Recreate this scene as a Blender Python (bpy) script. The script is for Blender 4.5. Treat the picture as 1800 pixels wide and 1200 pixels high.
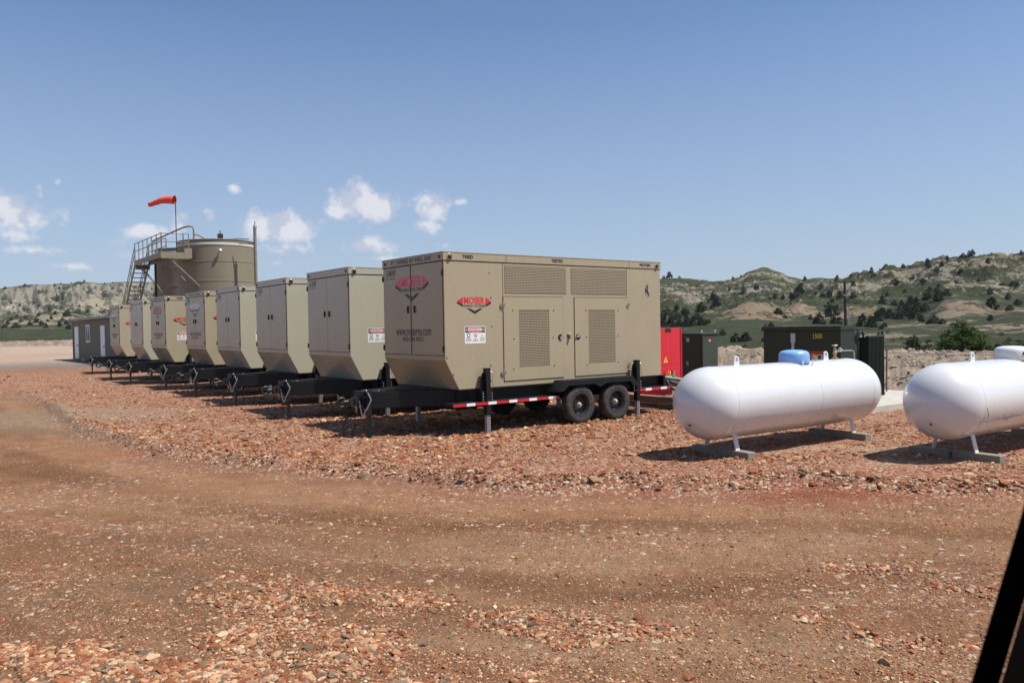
import bpy, math, random
import numpy as np
from mathutils import Vector, Matrix

# ---------------------------------------------------------------- clear
for o in list(bpy.data.objects): bpy.data.objects.remove(o, do_unlink=True)
sc = bpy.context.scene
COL = sc.collection
rad = math.radians

# ---------------------------------------------------------------- camera
F = 1399.0; H = 1.95; G = -0.12          # focal (px of 1800), eye height, ground level
PITCH = math.atan(26.5 / F); ROLL = math.atan(.017)
fw = Vector((0, math.cos(PITCH), -math.sin(PITCH)))
zu = Vector((0, math.sin(PITCH), math.cos(PITCH)))
RR = math.cos(ROLL) * Vector((1, 0, 0)) - math.sin(ROLL) * zu
UU = math.sin(ROLL) * Vector((1, 0, 0)) + math.cos(ROLL) * zu
cam = bpy.data.cameras.new('camera'); camo = bpy.data.objects.new('camera', cam); COL.objects.link(camo)
camo.matrix_world = Matrix(((RR.x, UU.x, -fw.x, 0), (RR.y, UU.y, -fw.y, 0), (RR.z, UU.z, -fw.z, H), (0, 0, 0, 1)))
cam.sensor_fit = 'HORIZONTAL'; cam.sensor_width = 36.0; cam.lens = 36.0 * F / 1800
cam.clip_start = .05; cam.clip_end = 6000
cam.dof.use_dof = True; cam.dof.focus_distance = 16.0; cam.dof.aperture_fstop = 9.5
sc.camera = camo
CAM = Vector((0, 0, H))
def ray(x, y): return fw + RR * ((x - 900) / F) - UU * ((y - 600) / F)
def onz(x, y, z=G):
    d = ray(x, y); return CAM + d * ((z - H) / d.z)
def atY(x, y, Y):
    d = ray(x, y); return CAM + d * (Y / d.y)

# ---------------------------------------------------------------- sun, sky, exposure
SUN_EL = rad(60.0); SH = Vector((.972, -.235, 0)).normalized()
sun = bpy.data.lights.new('sun', 'SUN'); sun.energy = 5.0; sun.angle = rad(.53); sun.color = (1, .955, .88)
suno = bpy.data.objects.new('sun', sun); COL.objects.link(suno)
sdir = Vector((SH.x * math.cos(SUN_EL), SH.y * math.cos(SUN_EL), math.sin(SUN_EL)))
suno.rotation_euler = sdir.to_track_quat('Z', 'Y').to_euler(); suno.location = (20, -10, 40)
sc.view_settings.view_transform = 'Standard'; sc.view_settings.look = 'None'
sc.view_settings.exposure = 0.42; sc.view_settings.gamma = 1.0
wd = bpy.data.worlds.new("World"); sc.world = wd; wd.use_nodes = True
NT = wd.node_tree; NT.nodes.clear()

class NG:                                   # small node helper
    def __init__(s, nt): s.nt = nt
    def n(s, t, **k):
        nd = s.nt.nodes.new(t)
        for a, b in k.items(): setattr(nd, a, b)
        return nd
    def l(s, a, b): s.nt.links.new(a, b)
    def put(s, sock, v):
        if hasattr(v, 'is_output'): s.l(v, sock)
        else: sock.default_value = v
    def m(s, op, a, b=None, c=None, clamp=False):
        nd = s.n('ShaderNodeMath', operation=op); nd.use_clamp = clamp
        for i, v in enumerate((a, b, c)):
            if v is not None: s.put(nd.inputs[i], v)
        return nd.outputs[0]
    def mix(s, f, a, b, blend='MIX'):
        nd = s.n('ShaderNodeMix', data_type='RGBA', blend_type=blend)
        s.put(nd.inputs[0], f)
        for i, v in ((6, a), (7, b)):
            if isinstance(v, tuple) and len(v) == 3: v = v + (1,)
            s.put(nd.inputs[i], v)
        return nd.outputs[2]
    def rng(s, v, a, b, c=0, d=1, smooth=False):
        nd = s.n('ShaderNodeMapRange'); nd.interpolation_type = 'SMOOTHSTEP' if smooth else 'LINEAR'
        for i, x in enumerate((v, a, b, c, d)): s.put(nd.inputs[i], x)
        return nd.outputs[0]
    def noise(s, vec, scale, detail=4, rough=.55, dist=0, out=0):
        nd = s.n('ShaderNodeTexNoise'); s.l(vec, nd.inputs['Vector'])
        nd.inputs['Scale'].default_value = scale; nd.inputs['Detail'].default_value = detail
        nd.inputs['Roughness'].default_value = rough; nd.inputs['Distortion'].default_value = dist
        return nd.outputs[out]
    def mapv(s, vec, sc=(1, 1, 1), loc=(0, 0, 0)):
        nd = s.n('ShaderNodeMapping'); s.l(vec, nd.inputs[0])
        nd.inputs['Scale'].default_value = sc; nd.inputs['Location'].default_value = loc
        return nd.outputs[0]

g = NG(NT)
wout = g.n('ShaderNodeOutputWorld'); bg = g.n('ShaderNodeBackground'); g.l(bg.outputs[0], wout.inputs[0])
sky = g.n('ShaderNodeTexSky'); sky.sky_type = 'NISHITA'; sky.sun_disc = False
sky.sun_elevation = SUN_EL; sky.sun_rotation = math.atan2(SH.x, SH.y)
sky.altitude = 700; sky.air_density = 1.0; sky.dust_density = 1.2; sky.ozone_density = 1.6
bg.inputs[1].default_value = .083
tc = g.n('ShaderNodeTexCoord'); dirv = tc.outputs['Generated']
sx = g.n('ShaderNodeSeparateXYZ'); g.l(dirv, sx.inputs[0])
azi = g.m('ARCTAN2', sx.outputs[0], sx.outputs[1]); ele = g.m('ARCSINE', sx.outputs[2])
n1 = g.noise(dirv, 24, 9, .58); n2 = g.noise(dirv, 120, 6, .6); n3 = g.noise(g.mapv(dirv, (1, 1, 1), (.018, 0, .02)), 24, 9, .58)
CL = [(15,365,46,26,1.0),(40,382,60,18,.9),(30,412,60,16,.3),(78,342,11,18,.5),(110,322,9,9,.5),(198,427,28,16,.5),(262,406,38,12,.7),(327,382,13,9,.75),
      (318,402,20,14,.45),(375,381,13,16,.55),(419,333,12,9,.62),(497,398,44,18,1.05),(500,438,48,11,.5),(628,352,28,20,1.0),(672,364,34,17,1.0),(598,374,26,14,.7),
      (570,392,22,16,.35),(640,432,50,13,.62),(768,366,24,18,.95),(750,398,34,16,.55),(812,357,15,9,.55),(790,432,30,10,.28),(130,468,60,10,.34),(375,455,40,9,.3),(60,440,70,10,.34),(230,450,50,10,.34),(880,345,20,8,.2),(660,455,60,7,.3),(480,462,60,7,.25),(110,395,30,8,.28),
      (1500,300,2,2,.1)]
dens = None
for (x, y, a, b, s_) in CL:
    hz = 573.5 - .017 * (x - 900)
    ca = math.atan((x - 900) / F); ce = math.atan((hz - y) / F * math.cos(ca)); a_ = a / F * math.cos(ca) ** 2; b_ = b / F * math.cos(ca)
    dx = g.m('DIVIDE', g.m('SUBTRACT', azi, ca), a_); dy = g.m('DIVIDE', g.m('SUBTRACT', ele, ce), b_)
    d = g.m('SQRT', g.m('ADD', g.m('MULTIPLY', dx, dx), g.m('MULTIPLY', dy, dy)))
    v = g.m('SUBTRACT', s_ + .34, g.m('MULTIPLY', d, .68))
    dens = v if dens is None else g.m('SMOOTH_MAX', dens, v, .08)
nn = g.m('ADD', g.m('MULTIPLY', g.m('SUBTRACT', n1, .5), 2.1), g.m('MULTIPLY', g.m('SUBTRACT', n2, .5), 1.1))
raw = g.m('ADD', dens, nn)
cov = g.rng(raw, .08, .98, 0, .86, True)
lit = g.rng(g.m('SUBTRACT', n1, n3), -.06, .07, 0, 1, True)
lp = g.mix(lit, (5.0, 5.4, 6.5), (7.3, 7.3, 7.7))
skc = g.mix(g.rng(ele, 0.0, .36, .72, .08), g.mix(1.0, sky.outputs[0], (.80, 1.0, 1.18), 'MULTIPLY'), (4.4, 4.85, 5.95))
g.l(g.mix(cov, skc, lp), bg.inputs[0])

# ---------------------------------------------------------------- mesh helpers
class MB:
    def __init__(s): s.v = []; s.f = []; s.mi = []
    def add(s, vs, fs, m=0):
        o = len(s.v); s.v += [tuple(p) for p in vs]; s.f += [tuple(i + o for i in f) for f in fs]; s.mi += [m] * len(fs); return s
    def box(s, a, b, m=0):
        x0, y0, z0 = a; x1, y1, z1 = b
        vs = [(x0,y0,z0),(x1,y0,z0),(x1,y1,z0),(x0,y1,z0),(x0,y0,z1),(x1,y0,z1),(x1,y1,z1),(x0,y1,z1)]
        return s.add(vs, [(0,3,2,1),(4,5,6,7),(0,1,5,4),(1,2,6,5),(2,3,7,6),(3,0,4,7)], m)
    def hexa(s, vs, m=0): return s.add(vs, [(0,3,2,1),(4,5,6,7),(0,1,5,4),(1,2,6,5),(2,3,7,6),(3,0,4,7)], m)
    def beam(s, p0, p1, w, h, up=(0, 0, 1), m=0):       # rectangular bar between two points
        p0 = Vector(p0); p1 = Vector(p1); d = (p1 - p0).normalized(); up = Vector(up)
        a = d.cross(up).normalized() * (w / 2); b = a.cross(d).normalized() * (h / 2)
        vs = [p + i * a + j * b for p in (p0, p1) for i, j in ((-1,-1),(1,-1),(1,1),(-1,1))]
        return s.add(vs, [(0,1,2,3),(7,6,5,4),(0,4,5,1),(1,5,6,2),(2,6,7,3),(3,7,4,0)], m)
    def tube(s, pts, r, n=8, m=0, caps=True):
        pts = [Vector(p) for p in pts]; rs = r if isinstance(r, (list, tuple)) else [r] * len(pts)
        base = len(s.v); prev = None
        for i, p in enumerate(pts):
            d = (pts[min(i+1, len(pts)-1)] - pts[max(i-1, 0)]).normalized()
            a = d.orthogonal().normalized() if prev is None else (prev - d * prev.dot(d)).normalized()
            prev = a; b = d.cross(a)
            for k in range(n):
                t = 2 * math.pi * k / n; s.v.append(tuple(p + (a * math.cos(t) + b * math.sin(t)) * rs[i]))
        for i in range(len(pts) - 1):
            for k in range(n):
                q = base + i * n; s.f.append((q + k, q + (k+1) % n, q + n + (k+1) % n, q + n + k)); s.mi.append(m)
        if caps:
            s.f.append(tuple(base + k for k in reversed(range(n)))); s.f.append(tuple(base + (len(pts)-1) * n + k for k in range(n))); s.mi += [m, m]
        return s
    def lathe(s, prof, c=(0,0,0), ax=(0,0,1), n=32, m=0):   # prof: (radius, height along axis)
        ax = Vector(ax).normalized(); a = ax.orthogonal().normalized(); b = ax.cross(a); c = Vector(c); base = len(s.v)
        for r, h in prof:
            for k in range(n):
                t = 2 * math.pi * k / n; s.v.append(tuple(c + ax * h + (a * math.cos(t) + b * math.sin(t)) * max(r, 1e-4)))
        for i in range(len(prof) - 1):
            for k in range(n):
                q = base + i * n; s.f.append((q + k, q + (k+1) % n, q + n + (k+1) % n, q + n + k)); s.mi.append(m)
        return s
    def prism(s, poly, org, xd, yd, ext, m=0):           # 2-D polygon in plane (xd, yd), extruded by vector ext
        org = Vector(org); xd = Vector(xd); yd = Vector(yd); ext = Vector(ext); n = len(poly)
        A = [org + xd * p[0] + yd * p[1] for p in poly]; B = [p + ext for p in A]
        return s.add(A + B, [tuple(reversed(range(n))), tuple(range(n, 2*n))] + [(i, (i+1) % n, n + (i+1) % n, n + i) for i in range(n)], m)
    def mesh(s, name, mats):
        me = bpy.data.meshes.new(name); me.from_pydata(s.v, [], s.f); me.update()
        for m in (mats if isinstance(mats, (list, tuple)) else [mats]): me.materials.append(m)
        me.polygons.foreach_set('material_index', s.mi)
        return me
def link(name, me, parent=None, loc=None, smooth=0, bevel=0):
    o = bpy.data.objects.new(name, me); COL.objects.link(o)
    if parent: o.parent = parent
    if loc is not None: o.location = loc
    if smooth: shade(me, smooth)
    if bevel:
        b = o.modifiers.new('bevel', 'BEVEL'); b.width = bevel; b.segments = 2; b.limit_method = 'ANGLE'; b.angle_limit = rad(40)
        b.harden_normals = False
    return o
def shade(me, ang=40):
    me.polygons.foreach_set('use_smooth', [True] * len(me.polygons))
    try: me.set_sharp_from_angle(angle=rad(ang))
    except Exception: pass
def obj(name, mb, mat, parent=None, smooth=0, bevel=0): return link(name, mb.mesh(name, mat), parent, None, smooth, bevel)
def tag(o, label=None, cat=None, group=None, kind=None):
    if label: o['label'] = label
    if cat: o['category'] = cat
    if group: o['group'] = group
    if kind: o['kind'] = kind
    return o
def thing(name, label, cat, loc=(0,0,0), rz=0, group=None):
    o = bpy.data.objects.new(name, None); COL.objects.link(o); o.location = loc; o.rotation_euler = (0, 0, rz)
    o.empty_display_size = .2
    return tag(o, label, cat, group)

# ---------------------------------------------------------------- materials
def pmat(name, col, rough=.5, metal=0, var=.0, vs=3.0, bump=0, bs=60, coat=0, streak=0, dirt=None, spec=.5):
    m = bpy.data.materials.new(name); m.use_nodes = True; n = NG(m.node_tree); b = m.node_tree.nodes['Principled BSDF']
    b.inputs['Roughness'].default_value = rough; b.inputs['Metallic'].default_value = metal
    b.inputs['Specular IOR Level'].default_value = spec
    if coat: b.inputs['Coat Weight'].default_value = coat; b.inputs['Coat Roughness'].default_value = .12
    base = col + (1,)
    b.inputs['Base Color'].default_value = base
    if var or streak or dirt or bump:
        t = n.n('ShaderNodeTexCoord').outputs['Object']
        c = base
        if var:
            nz = n.rng(n.noise(t, vs, 5, .6), .3, .7, 1 - var, 1 + var)
            c = n.mix(1.0, base, n.n_rgb(nz) if False else _gray(n, nz), 'MULTIPLY')
        if streak:
            nz = n.rng(n.noise(n.mapv(t, (9, 9, .55)), 1.3, 5, .65), .45, .8, 0, streak)
            c = n.mix(nz, c, (col[0]*.62, col[1]*.58, col[2]*.52))
        if dirt:
            nz = n.rng(n.noise(t, dirt[1], 7, .7), dirt[2], dirt[2] + .12, 0, dirt[3])
            c = n.mix(nz, c, dirt[0])
        if var or streak or dirt: n.l(c, b.inputs['Base Color'])
        if var: n.l(n.rng(n.noise(t, vs * 2.3, 4, .6), .3, .7, max(rough - .03, .03), rough + .06), b.inputs['Roughness'])
        if bump:
            bp = n.n('ShaderNodeBump'); bp.inputs['Strength'].default_value = bump; bp.inputs['Distance'].default_value = .01
            n.l(n.noise(t, bs, 4, .6), bp.inputs['Height']); n.l(bp.outputs[0], b.inputs['Normal'])
    return m
def _gray(n, v):
    c = n.n('ShaderNodeCombineColor')
    for i in range(3): n.l(v, c.inputs[i])
    return c.outputs[0]

TAN = pmat('tan_paint', (.325, .275, .182), .27, var=.04, vs=1.1, streak=.18, bump=.02, bs=4, dirt=((.30,.23,.15), 2.2, .62, .4))
TANB = pmat('pale_tan_paint', (.37, .345, .262), .27, var=.03, vs=1.1, streak=.08, bump=.02, bs=4, dirt=((.27,.24,.18), 2.0, .66, .2))
TANC = pmat('warm_tan_paint', (.335, .29, .198), .27, var=.06, vs=1.2, streak=.2, bump=.02, bs=4, dirt=((.30,.25,.17), 2.4, .62, .4))
SEAM = pmat('dark_seam', (.055, .045, .035), .8)
BLACK = pmat('black_chassis_paint', (.007, .0075, .009), .5, var=.25, vs=6, spec=.3, dirt=((.07,.045,.03), 7, .64, .3))
BLACK2 = pmat('black_satin', (.010, .010, .0105), .5)
GALV = pmat('galvanised_steel', (.42, .42, .42), .42, .7, var=.15, vs=14)
CHROME = pmat('zinc_fittings', (.62, .60, .55), .3, .8, var=.1, vs=20)
RUBBER = pmat('tyre_rubber', (.028, .027, .026), .78, var=.2, vs=8, dirt=((.13,.085,.06), 6, .52, .55), bump=.2, bs=40)
RIM = pmat('dark_rim', (.05, .05, .052), .32, .5, var=.2, vs=9)
REDT = pmat('red_reflective', (.5, .02, .03), .3); WHT = pmat('white_reflective', (.75, .75, .74), .3)
AMB = pmat('marker_lens', (.10, .028, .015), .2)
RED = pmat('decal_red', (.55, .02, .035), .35); PINK = pmat('decal_pink_red', (.62, .05, .13), .35)
DBLK = pmat('decal_black', (.012, .011, .012), .4); DGRY = pmat('decal_faded_grey', (.10, .09, .085), .5)
DWHT = pmat('decal_white', (.68, .68, .66), .4); DGRN = pmat('decal_green', (.02, .22, .12), .4); DRUST = pmat('decal_faded_red', (.50, .10, .06), .45)
DLIL = pmat('decal_pale', (.74, .73, .75), .4); DPNK = pmat('decal_washed_pink', (.75, .42, .45), .4)
TANKP = pmat('olive_tan_tank_paint', (.195, .17, .115), .55, var=.06, vs=.5, streak=.3, bump=.05, bs=3)
STEELP = pmat('tan_steelwork', (.205, .178, .122), .5, var=.1, vs=4)
BAND = pmat('pale_band', (.52, .52, .51), .35)
WHITEP = pmat('white_tank_enamel', (.60, .60, .605), .26, var=.02, vs=2.0, bump=.03, bs=4, coat=.6, dirt=((.60,.55,.49), 2.5, .63, .45))
WHITE2 = pmat('white_enamel', (.62, .62, .62), .35)
BLUE = pmat('blue_dome_enamel', (.20, .39, .74), .32, var=.05, vs=5, coat=.3)
GREEN = pmat('dark_green_enamel', (.014, .020, .014), .35, var=.15, vs=2, dirt=((.09,.08,.055), 3, .63, .35))
GREENL = pmat('green_enamel_pale_and_lit', (.038, .05, .034), .4, var=.12, vs=2, dirt=((.12,.10,.07), 3, .62, .3))  # paler green; on the small cabinet it paints the sunlit faces lighter
REDP = pmat('red_enamel', (.56, .015, .03), .32, var=.08, vs=3, dirt=((.5,.2,.15), 26, .72, .5), coat=.2)
BRASS = pmat('brass', (.42, .32, .17), .4, .8, var=.2, vs=30)
CONC = pmat('concrete', (.42, .39, .34), .85, var=.12, vs=4, bump=.25, bs=30)
WOODB = pmat('weathered_block', (.20, .185, .15), .85, var=.18, vs=7, bump=.3, bs=24)
RUST = pmat('brown_steel', (.20, .13, .085), .6, var=.2, vs=3, streak=.2)
HUTW = pmat('hut_siding', (.205, .185, .135), .6, var=.06, vs=1.2); HUTT = pmat('hut_trim_pale', (.40, .35, .26), .6)
GLASS = pmat('dark_window_glass', (.03, .035, .04), .08)
SOCK = pmat('red_fabric', (.70, .075, .045), .75, var=.08, vs=3)
POST = pmat('dark_timber', (.055, .043, .033), .85, var=.3, vs=5)
YEL = pmat('yellow_plastic', (.75, .50, .04), .4); ORG = pmat('orange_plastic', (.75, .16, .03), .4)
GREYD = pmat('light_grey_label', (.42, .42, .42), .5); OTXT = pmat('yellow_number', (.45, .42, .03), .5)
CABL = pmat('black_cable', (.018, .018, .02), .55); GRNH = pmat('green_hose_cuff', (.05, .17, .12), .5)
RUBT = pmat('window_trim_rubber', (.0012, .001, .001), .95, spec=.05); TRIMB = pmat('window_trim_plastic', (.003, .0018, .0014), .95, spec=.08)  # near-black colour stands in for the shade inside the vehicle

def perf_material(name, along, paint):
    m = bpy.data.materials.new(name); m.use_nodes = True; n = NG(m.node_tree); b = m.node_tree.nodes['Principled BSDF']
    out = m.node_tree.nodes['Material Output']
    t = n.n('ShaderNodeTexCoord').outputs['Object']; s = n.n('ShaderNodeSeparateXYZ'); n.l(t, s.inputs[0])
    c = n.n('ShaderNodeCombineXYZ'); n.l(s.outputs[0], c.inputs[0]); n.l(s.outputs[2], c.inputs[1])
    br = n.n('ShaderNodeTexBrick'); n.l(c.outputs[0], br.inputs['Vector']); br.offset = .5
    br.inputs['Scale'].default_value = 1; br.inputs['Brick Width'].default_value = .078; br.inputs['Row Height'].default_value = .033
    br.inputs['Mortar Size'].default_value = .0082; br.inputs['Mortar Smooth'].default_value = 0
    b.inputs['Base Color'].default_value = paint + (1,); b.inputs['Roughness'].default_value = .4
    tr = n.n('ShaderNodeBsdfTransparent'); mx = n.n('ShaderNodeMixShader')
    n.l(br.outputs['Fac'], mx.inputs[0]); n.l(tr.outputs[0], mx.inputs[1]); n.l(b.outputs[0], mx.inputs[2]); n.l(mx.outputs[0], out.inputs[0])
    return m
PERF = perf_material('slotted_plate', 0, (.305, .255, .168))
CORE = pmat('dark_recess_radiator', (.075, .045, .028), .7, var=.3, vs=3, dirt=((.20,.10,.045), 1.6, .52, .7))  # rusty radiator brown, kept dark to paint the shade behind the slots

# ---------------------------------------------------------------- numpy noise
_rs = np.random.RandomState(7); _P = _rs.permutation(256); _P = np.concatenate([_P, _P, _P]); _GA = _rs.rand(256) * 2 * np.pi
_GX = np.cos(_GA); _GY = np.sin(_GA)
def perlin(x, y):
    xi = np.floor(x).astype(np.int64); yi = np.floor(y).astype(np.int64); xf = x - xi; yf = y - yi; xi &= 255; yi &= 255
    u = xf*xf*xf*(xf*(xf*6-15)+10); v = yf*yf*yf*(yf*(yf*6-15)+10)
    def gr(a, b, dx, dy):
        h = _P[_P[a & 255] + (b & 255)]; return _GX[h]*dx + _GY[h]*dy
    a = gr(xi, yi, xf, yf); b = gr(xi+1, yi, xf-1, yf); c = gr(xi, yi+1, xf, yf-1); d = gr(xi+1, yi+1, xf-1, yf-1)
    return (a*(1-u)+b*u)*(1-v) + (c*(1-u)+d*u)*v
def fbm(x, y, o=4, g_=.5):
    s = 0; a = 1; f = 1
    for i in range(o): s = s + a*perlin(x*f+i*17.3, y*f-i*9.1); a *= g_; f *= 2.03
    return s
def ss(a, b, x):
    t = np.clip((x-a)/(b-a), 0, 1); return t*t*(3-2*t)

# ---------------------------------------------------------------- terrain
A37 = rad(37); DL = np.array([math.cos(A37), math.sin(A37)]); DW = np.array([-DL[1], DL[0]]); C1 = np.array([-1.26, 14.915])
def uw(x, y):
    a = x - C1[0]; b = y - C1[1]; return a*DL[0]+b*DL[1], a*DW[0]+b*DW[1]
def from_uw(u, w, z=0): return Vector((C1[0]+u*DL[0]+w*DW[0], C1[1]+u*DL[1]+w*DW[1], z))
# loose windrow of stones left by the grader between the road and the pad
WR = [(20,690),(83,708),(133,743),(183,763),(250,783),(317,800),(400,810),(450,818),(567,830),(694,833),(825,851),(881,859),(975,859),(1106,855),(1200,858),(1400,850),(1533,860),(1633,863),(1800,867),(2000,872)]
WRP = np.array([[p.x, p.y] for p in (onz(*q) for q in WR)])
def dline(x, y, P):
    best = np.full(np.shape(x), 1e9)
    for (a, b) in zip(P[:-1], P[1:]):
        d = b-a; t = np.clip(((x-a[0])*d[0]+(y-a[1])*d[1])/(d@d), 0, 1)
        best = np.minimum(best, np.hypot(x-a[0]-t*d[0], y-a[1]-t*d[1]))
    return best
def wr_y(x): return np.interp(x, WRP[:,0], WRP[:,1])
CREST_L = [(-1400,500),(-900,512),(-500,520),(-250,500),(-80,515),(0,507),(20,502.5),(44,500.5),(80,498.7),(107,497.5),(127,498.7),(141,493.5),(164,494),(179,497),(200,496.7),(227,493.5),(270,495),(330,498),(450,506),(700,505),(900,500)]
CREST_R = [(800,500),(1100,492),(1161,490),(1198,489),(1229,490.5),(1260,493.5),(1286,491),(1306,486),(1314,479),(1328,475),(1341,470.5),(1352,471.5),(1364,475.5),(1379,480),(1385,485.5),(1410,491),(1430,488.5),(1447,487.5),(1465,490),(1500,498),(1600,505),(2400,500)]
CREST_N = [(1240,600),(1300,572),(1350,550),(1400,523),(1440,504),(1470,493.5),(1480,490.5),(1507,481.5),(1540,477.5),(1565,469.5),(1594,468.5),(1615,462.5),(1640,457),(1654,451.5),(1686,452),(1715,447.5),(1738,446.5),(1747,442.5),(1757,444.5),(1782,448),(1800,446.5),(1900,438),(2100,430),(2600,450)]
def ec(tab, px):
    a = np.array(tab, float); y = np.interp(px, a[:,0], a[:,1]); return (573.5-.017*(px-900)) - y
MOUNDS = [(1325,182,52,36,25),(1422,196,40,40,22),(1508,190,48,30,25),(1695,150,55,38,25),(1800,140,50,20,25),(1238,200,40,22,25),(1590,120,60,-12,18),(40,318,50,36,30),(112,322,45,34,30),(165,400,55,66,40),(1182,230,30,45,30)]
def eprof(px, Y):
    wl = 1-ss(650, 1000, px)
    EL = ec(CREST_L, px); ER = ec(CREST_R, px); EN = ec(CREST_N, px)
    def ip(Y, ys, es): return np.interp(Y, ys, es)
    fl = ip(Y, [40,120,200,260,300,345,400,440,480], [-.50,-.20,-.07,.05,.14,.36,.52,.83,1.0])*EL
    fl = np.where(Y < 260, np.interp(Y, [40,90,150,200,260], [-58,-26,-11,-4,6]), fl)
    base = np.interp(Y, [20,30,45,70,110,150], [-80,-66,-56,-40,-13,3])
    fr = np.where(Y < 150, base, ip(Y, [150,200,255,330,400,430], [.035,.16,.42,.72,.93,1.0])*np.maximum(ER, 50))
    fn = np.where(Y < 95, np.interp(Y, [20,30,45,70,95], [-80,-66,-56,-44,-33]), -33+(EN+33)*ip(Y, [95,130,180,240,290], [0,.16,.45,.82,1.0]))
    k = 4.0
    m = np.maximum(fr, fn); fr2 = m+k*np.exp(-np.abs(fr-fn)/k)*.35
    e = fl*wl+fr2*(1-wl)
    for (c, y0, hw, em, dp) in MOUNDS:
        wgt = np.exp(-np.abs((px-c)/hw)**3.2)*np.where(Y < y0, ss(y0-dp*1.5, y0, Y), 1-ss(y0, y0+dp, Y))
        e = np.maximum(e, e*(1-wgt)+em*wgt)
    Ymax = np.where(px < 800, 480, np.where(EN > ER, 290, 430))
    return e, Ymax, wl
def height(x, y, full=False):
    x = np.asarray(x, float); y = np.asarray(y, float); r = np.hypot(x, y)
    u, w = uw(x, y)
    s = np.maximum(u-13.2, w-147)
    s = s+fbm(x*.12, y*.12, 2)*1.2*ss(-3, 6, s)
    # pad micro relief
    nz = fbm(x*.5+3, y*.5, 3)*.022+fbm(x*2.6, y*2.6, 3)*.012
    fine = fbm(x*9, y*9, 3, .6)*.008*(1-ss(25, 45, r))
    road = ss(.0, .5, wr_y(x)-y)
    rut = 0
    dw = dline(x, y, WRP) if r.size < 4 or True else 0
    wrow = np.exp(-(dw/.24)**2)*(.14+.10*fbm(x*1.7+9, y*1.7, 3))*(1-ss(30, 40, r))
    rut = (perlin((dw+fbm(x*.35, y*.35, 3)*.2)*2.4, x*.07)*.035+perlin((dw+fbm(x*.35, y*.35, 3)*.1)*6.5+5, x*.15)*.014)*road
    pad = G+nz*1.0+fine+rut+wrow+.02*(1-road)
    # raised ground under the second propane tank
    bank = ss(0, 6.3, s)*(.90+.12*fbm(x*.35, y*.35, 3))+ss(-1, 2, s)*(.16*fbm(x*1.3, y*1.3, 5, .6)+.06*np.sin(s*3.3+fbm(x*.4, y*.4, 2)*2))*(1-ss(9, 16, s))
    bank = bank-ss(7.5, 16, s)*1.15
    Yd = np.maximum(y, 12.0); px = np.clip(900+F*x/Yd, -2500, 4200)
    e, Ymax, wl = eprof(px, y)
    z = H+e*Yd/F
    R = np.clip(y, 0, 999); am = ss(130, 260, y)
    tx = px*R/F*.9
    gl = (np.abs(fbm(tx*.055, y*.018+4, 4, .55)))
    gl2 = np.abs(fbm(tx*.13+3, y*.03, 3, .55))
    lft = -((.40-gl)*12.0-3.5+(.3-gl2)*5)*ss(300, 400, y)*wl*(1-ss(440, 476, y))+fbm(x*.05, y*.05, 4)*1.2*wl*am*(1-ss(440, 476, y))
    rgt = (-(np.abs(fbm(tx*.03+7, y*.02, 4, .55))*7-1.2)*(1-ss(250, 290, y)*.7*(1-0))+fbm(x*.035, y*.035, 4)*2.0)*am*(1-wl)*(1-.6*ss(380, 430, y))
    gm = np.abs(fbm(x*.085+9, y*.085, 4, .6))
    rgt = rgt-((.3-gm)*3.6*am)*(1-wl)*(1-.9*ss(380, 430, y))+(fbm(x*.12+3, y*.12, 4, .6)*1.2*am)*(1-wl)*(1-.8*ss(380, 430, y))+fbm(x*.05, y*.05, 3)*.7*ss(45, 90, y)*(1-am)*(1-wl)
    z = z+lft+rgt
    # beyond the crest the land falls gently away
    ov = np.maximum(y-Ymax, 0); zc = H+e*np.minimum(Yd, Ymax+0)/F
    z = np.where(ov > 0, np.minimum(z, zc+ (lft+rgt)*0.5)-ov*.12, z)
    t = np.where(y > 5, ss(14, 26, s), 0)
    out = (pad+bank)*(1-t)+z*t
    # keep far / rear ground calm
    out = np.where(y < 5, pad, out)
    if full: return out, s, road, dw, px, e, wl
    return out
def hz(x, y): return float(height(np.array([x]), np.array([y]))[0])

def grid_mesh(azs, rs):
    A, Rr = np.meshgrid(azs, rs); x = np.sin(A)*Rr; y = np.cos(A)*Rr
    z, s, road, dw, px, e, wl = height(x, y, True)
    return x, y, z, s, road, dw, px, e, wl
azs = np.radians(np.concatenate([np.arange(-46, -36, .2), np.arange(-36, 36, .062), np.arange(36, 46.01, .2)]))
rs = [1.6]
while rs[-1] < 720:
    r_ = rs[-1]
    if r_ < 50: st = max(.022, r_*r_/1500)
    elif r_ < 130: st = 1.2
    elif r_ < 500: st = 1.15
    else: st = 12
    rs.append(r_+st)
rs = np.array(rs)
x, y, z, s_, road, dw, px_, e_, wl_ = grid_mesh(azs, rs)
NR, NA = x.shape
# --- colour attributes (what the surface itself is made of)
def blob(cx, cy, rx, ry, ang=0):
    c, sn = math.cos(ang), math.sin(ang); a = (x-cx)*c+(y-cy)*sn; b = -(x-cx)*sn+(y-cy)*c
    d = np.sqrt((a/rx)**2+(b/ry)**2)+fbm(x*.6, y*.6, 4)*.55
    return 1-ss(.55, 1.15, d)
tint = np.zeros(x.shape+(3,)); tint[:] = (.228, .118, .064)
def lay(mask, col):
    global tint
    tint = tint*(1-mask[..., None])+np.array(col)*mask[..., None]
n_a = fbm(x*.16, y*.42, 4); n_b = fbm(x*.5+5, y*1.1, 4); n_c = fbm(x*1.6, y*2.6, 4)
lay(ss(-.1, .45, n_a)*.7, (.195, .115, .068))
lay((1-road)*.85, (.27, .115, .058))
lay((1-road)*ss(0, .5, n_b)*.5, (.35, .19, .12))
lay((1-road)*np.exp(-(dw/1.1)**2)*.6, (.24, .12, .066)); lay((1-road)*ss(.1, .5, -n_b)*.5, (.21, .068, .038))
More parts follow.
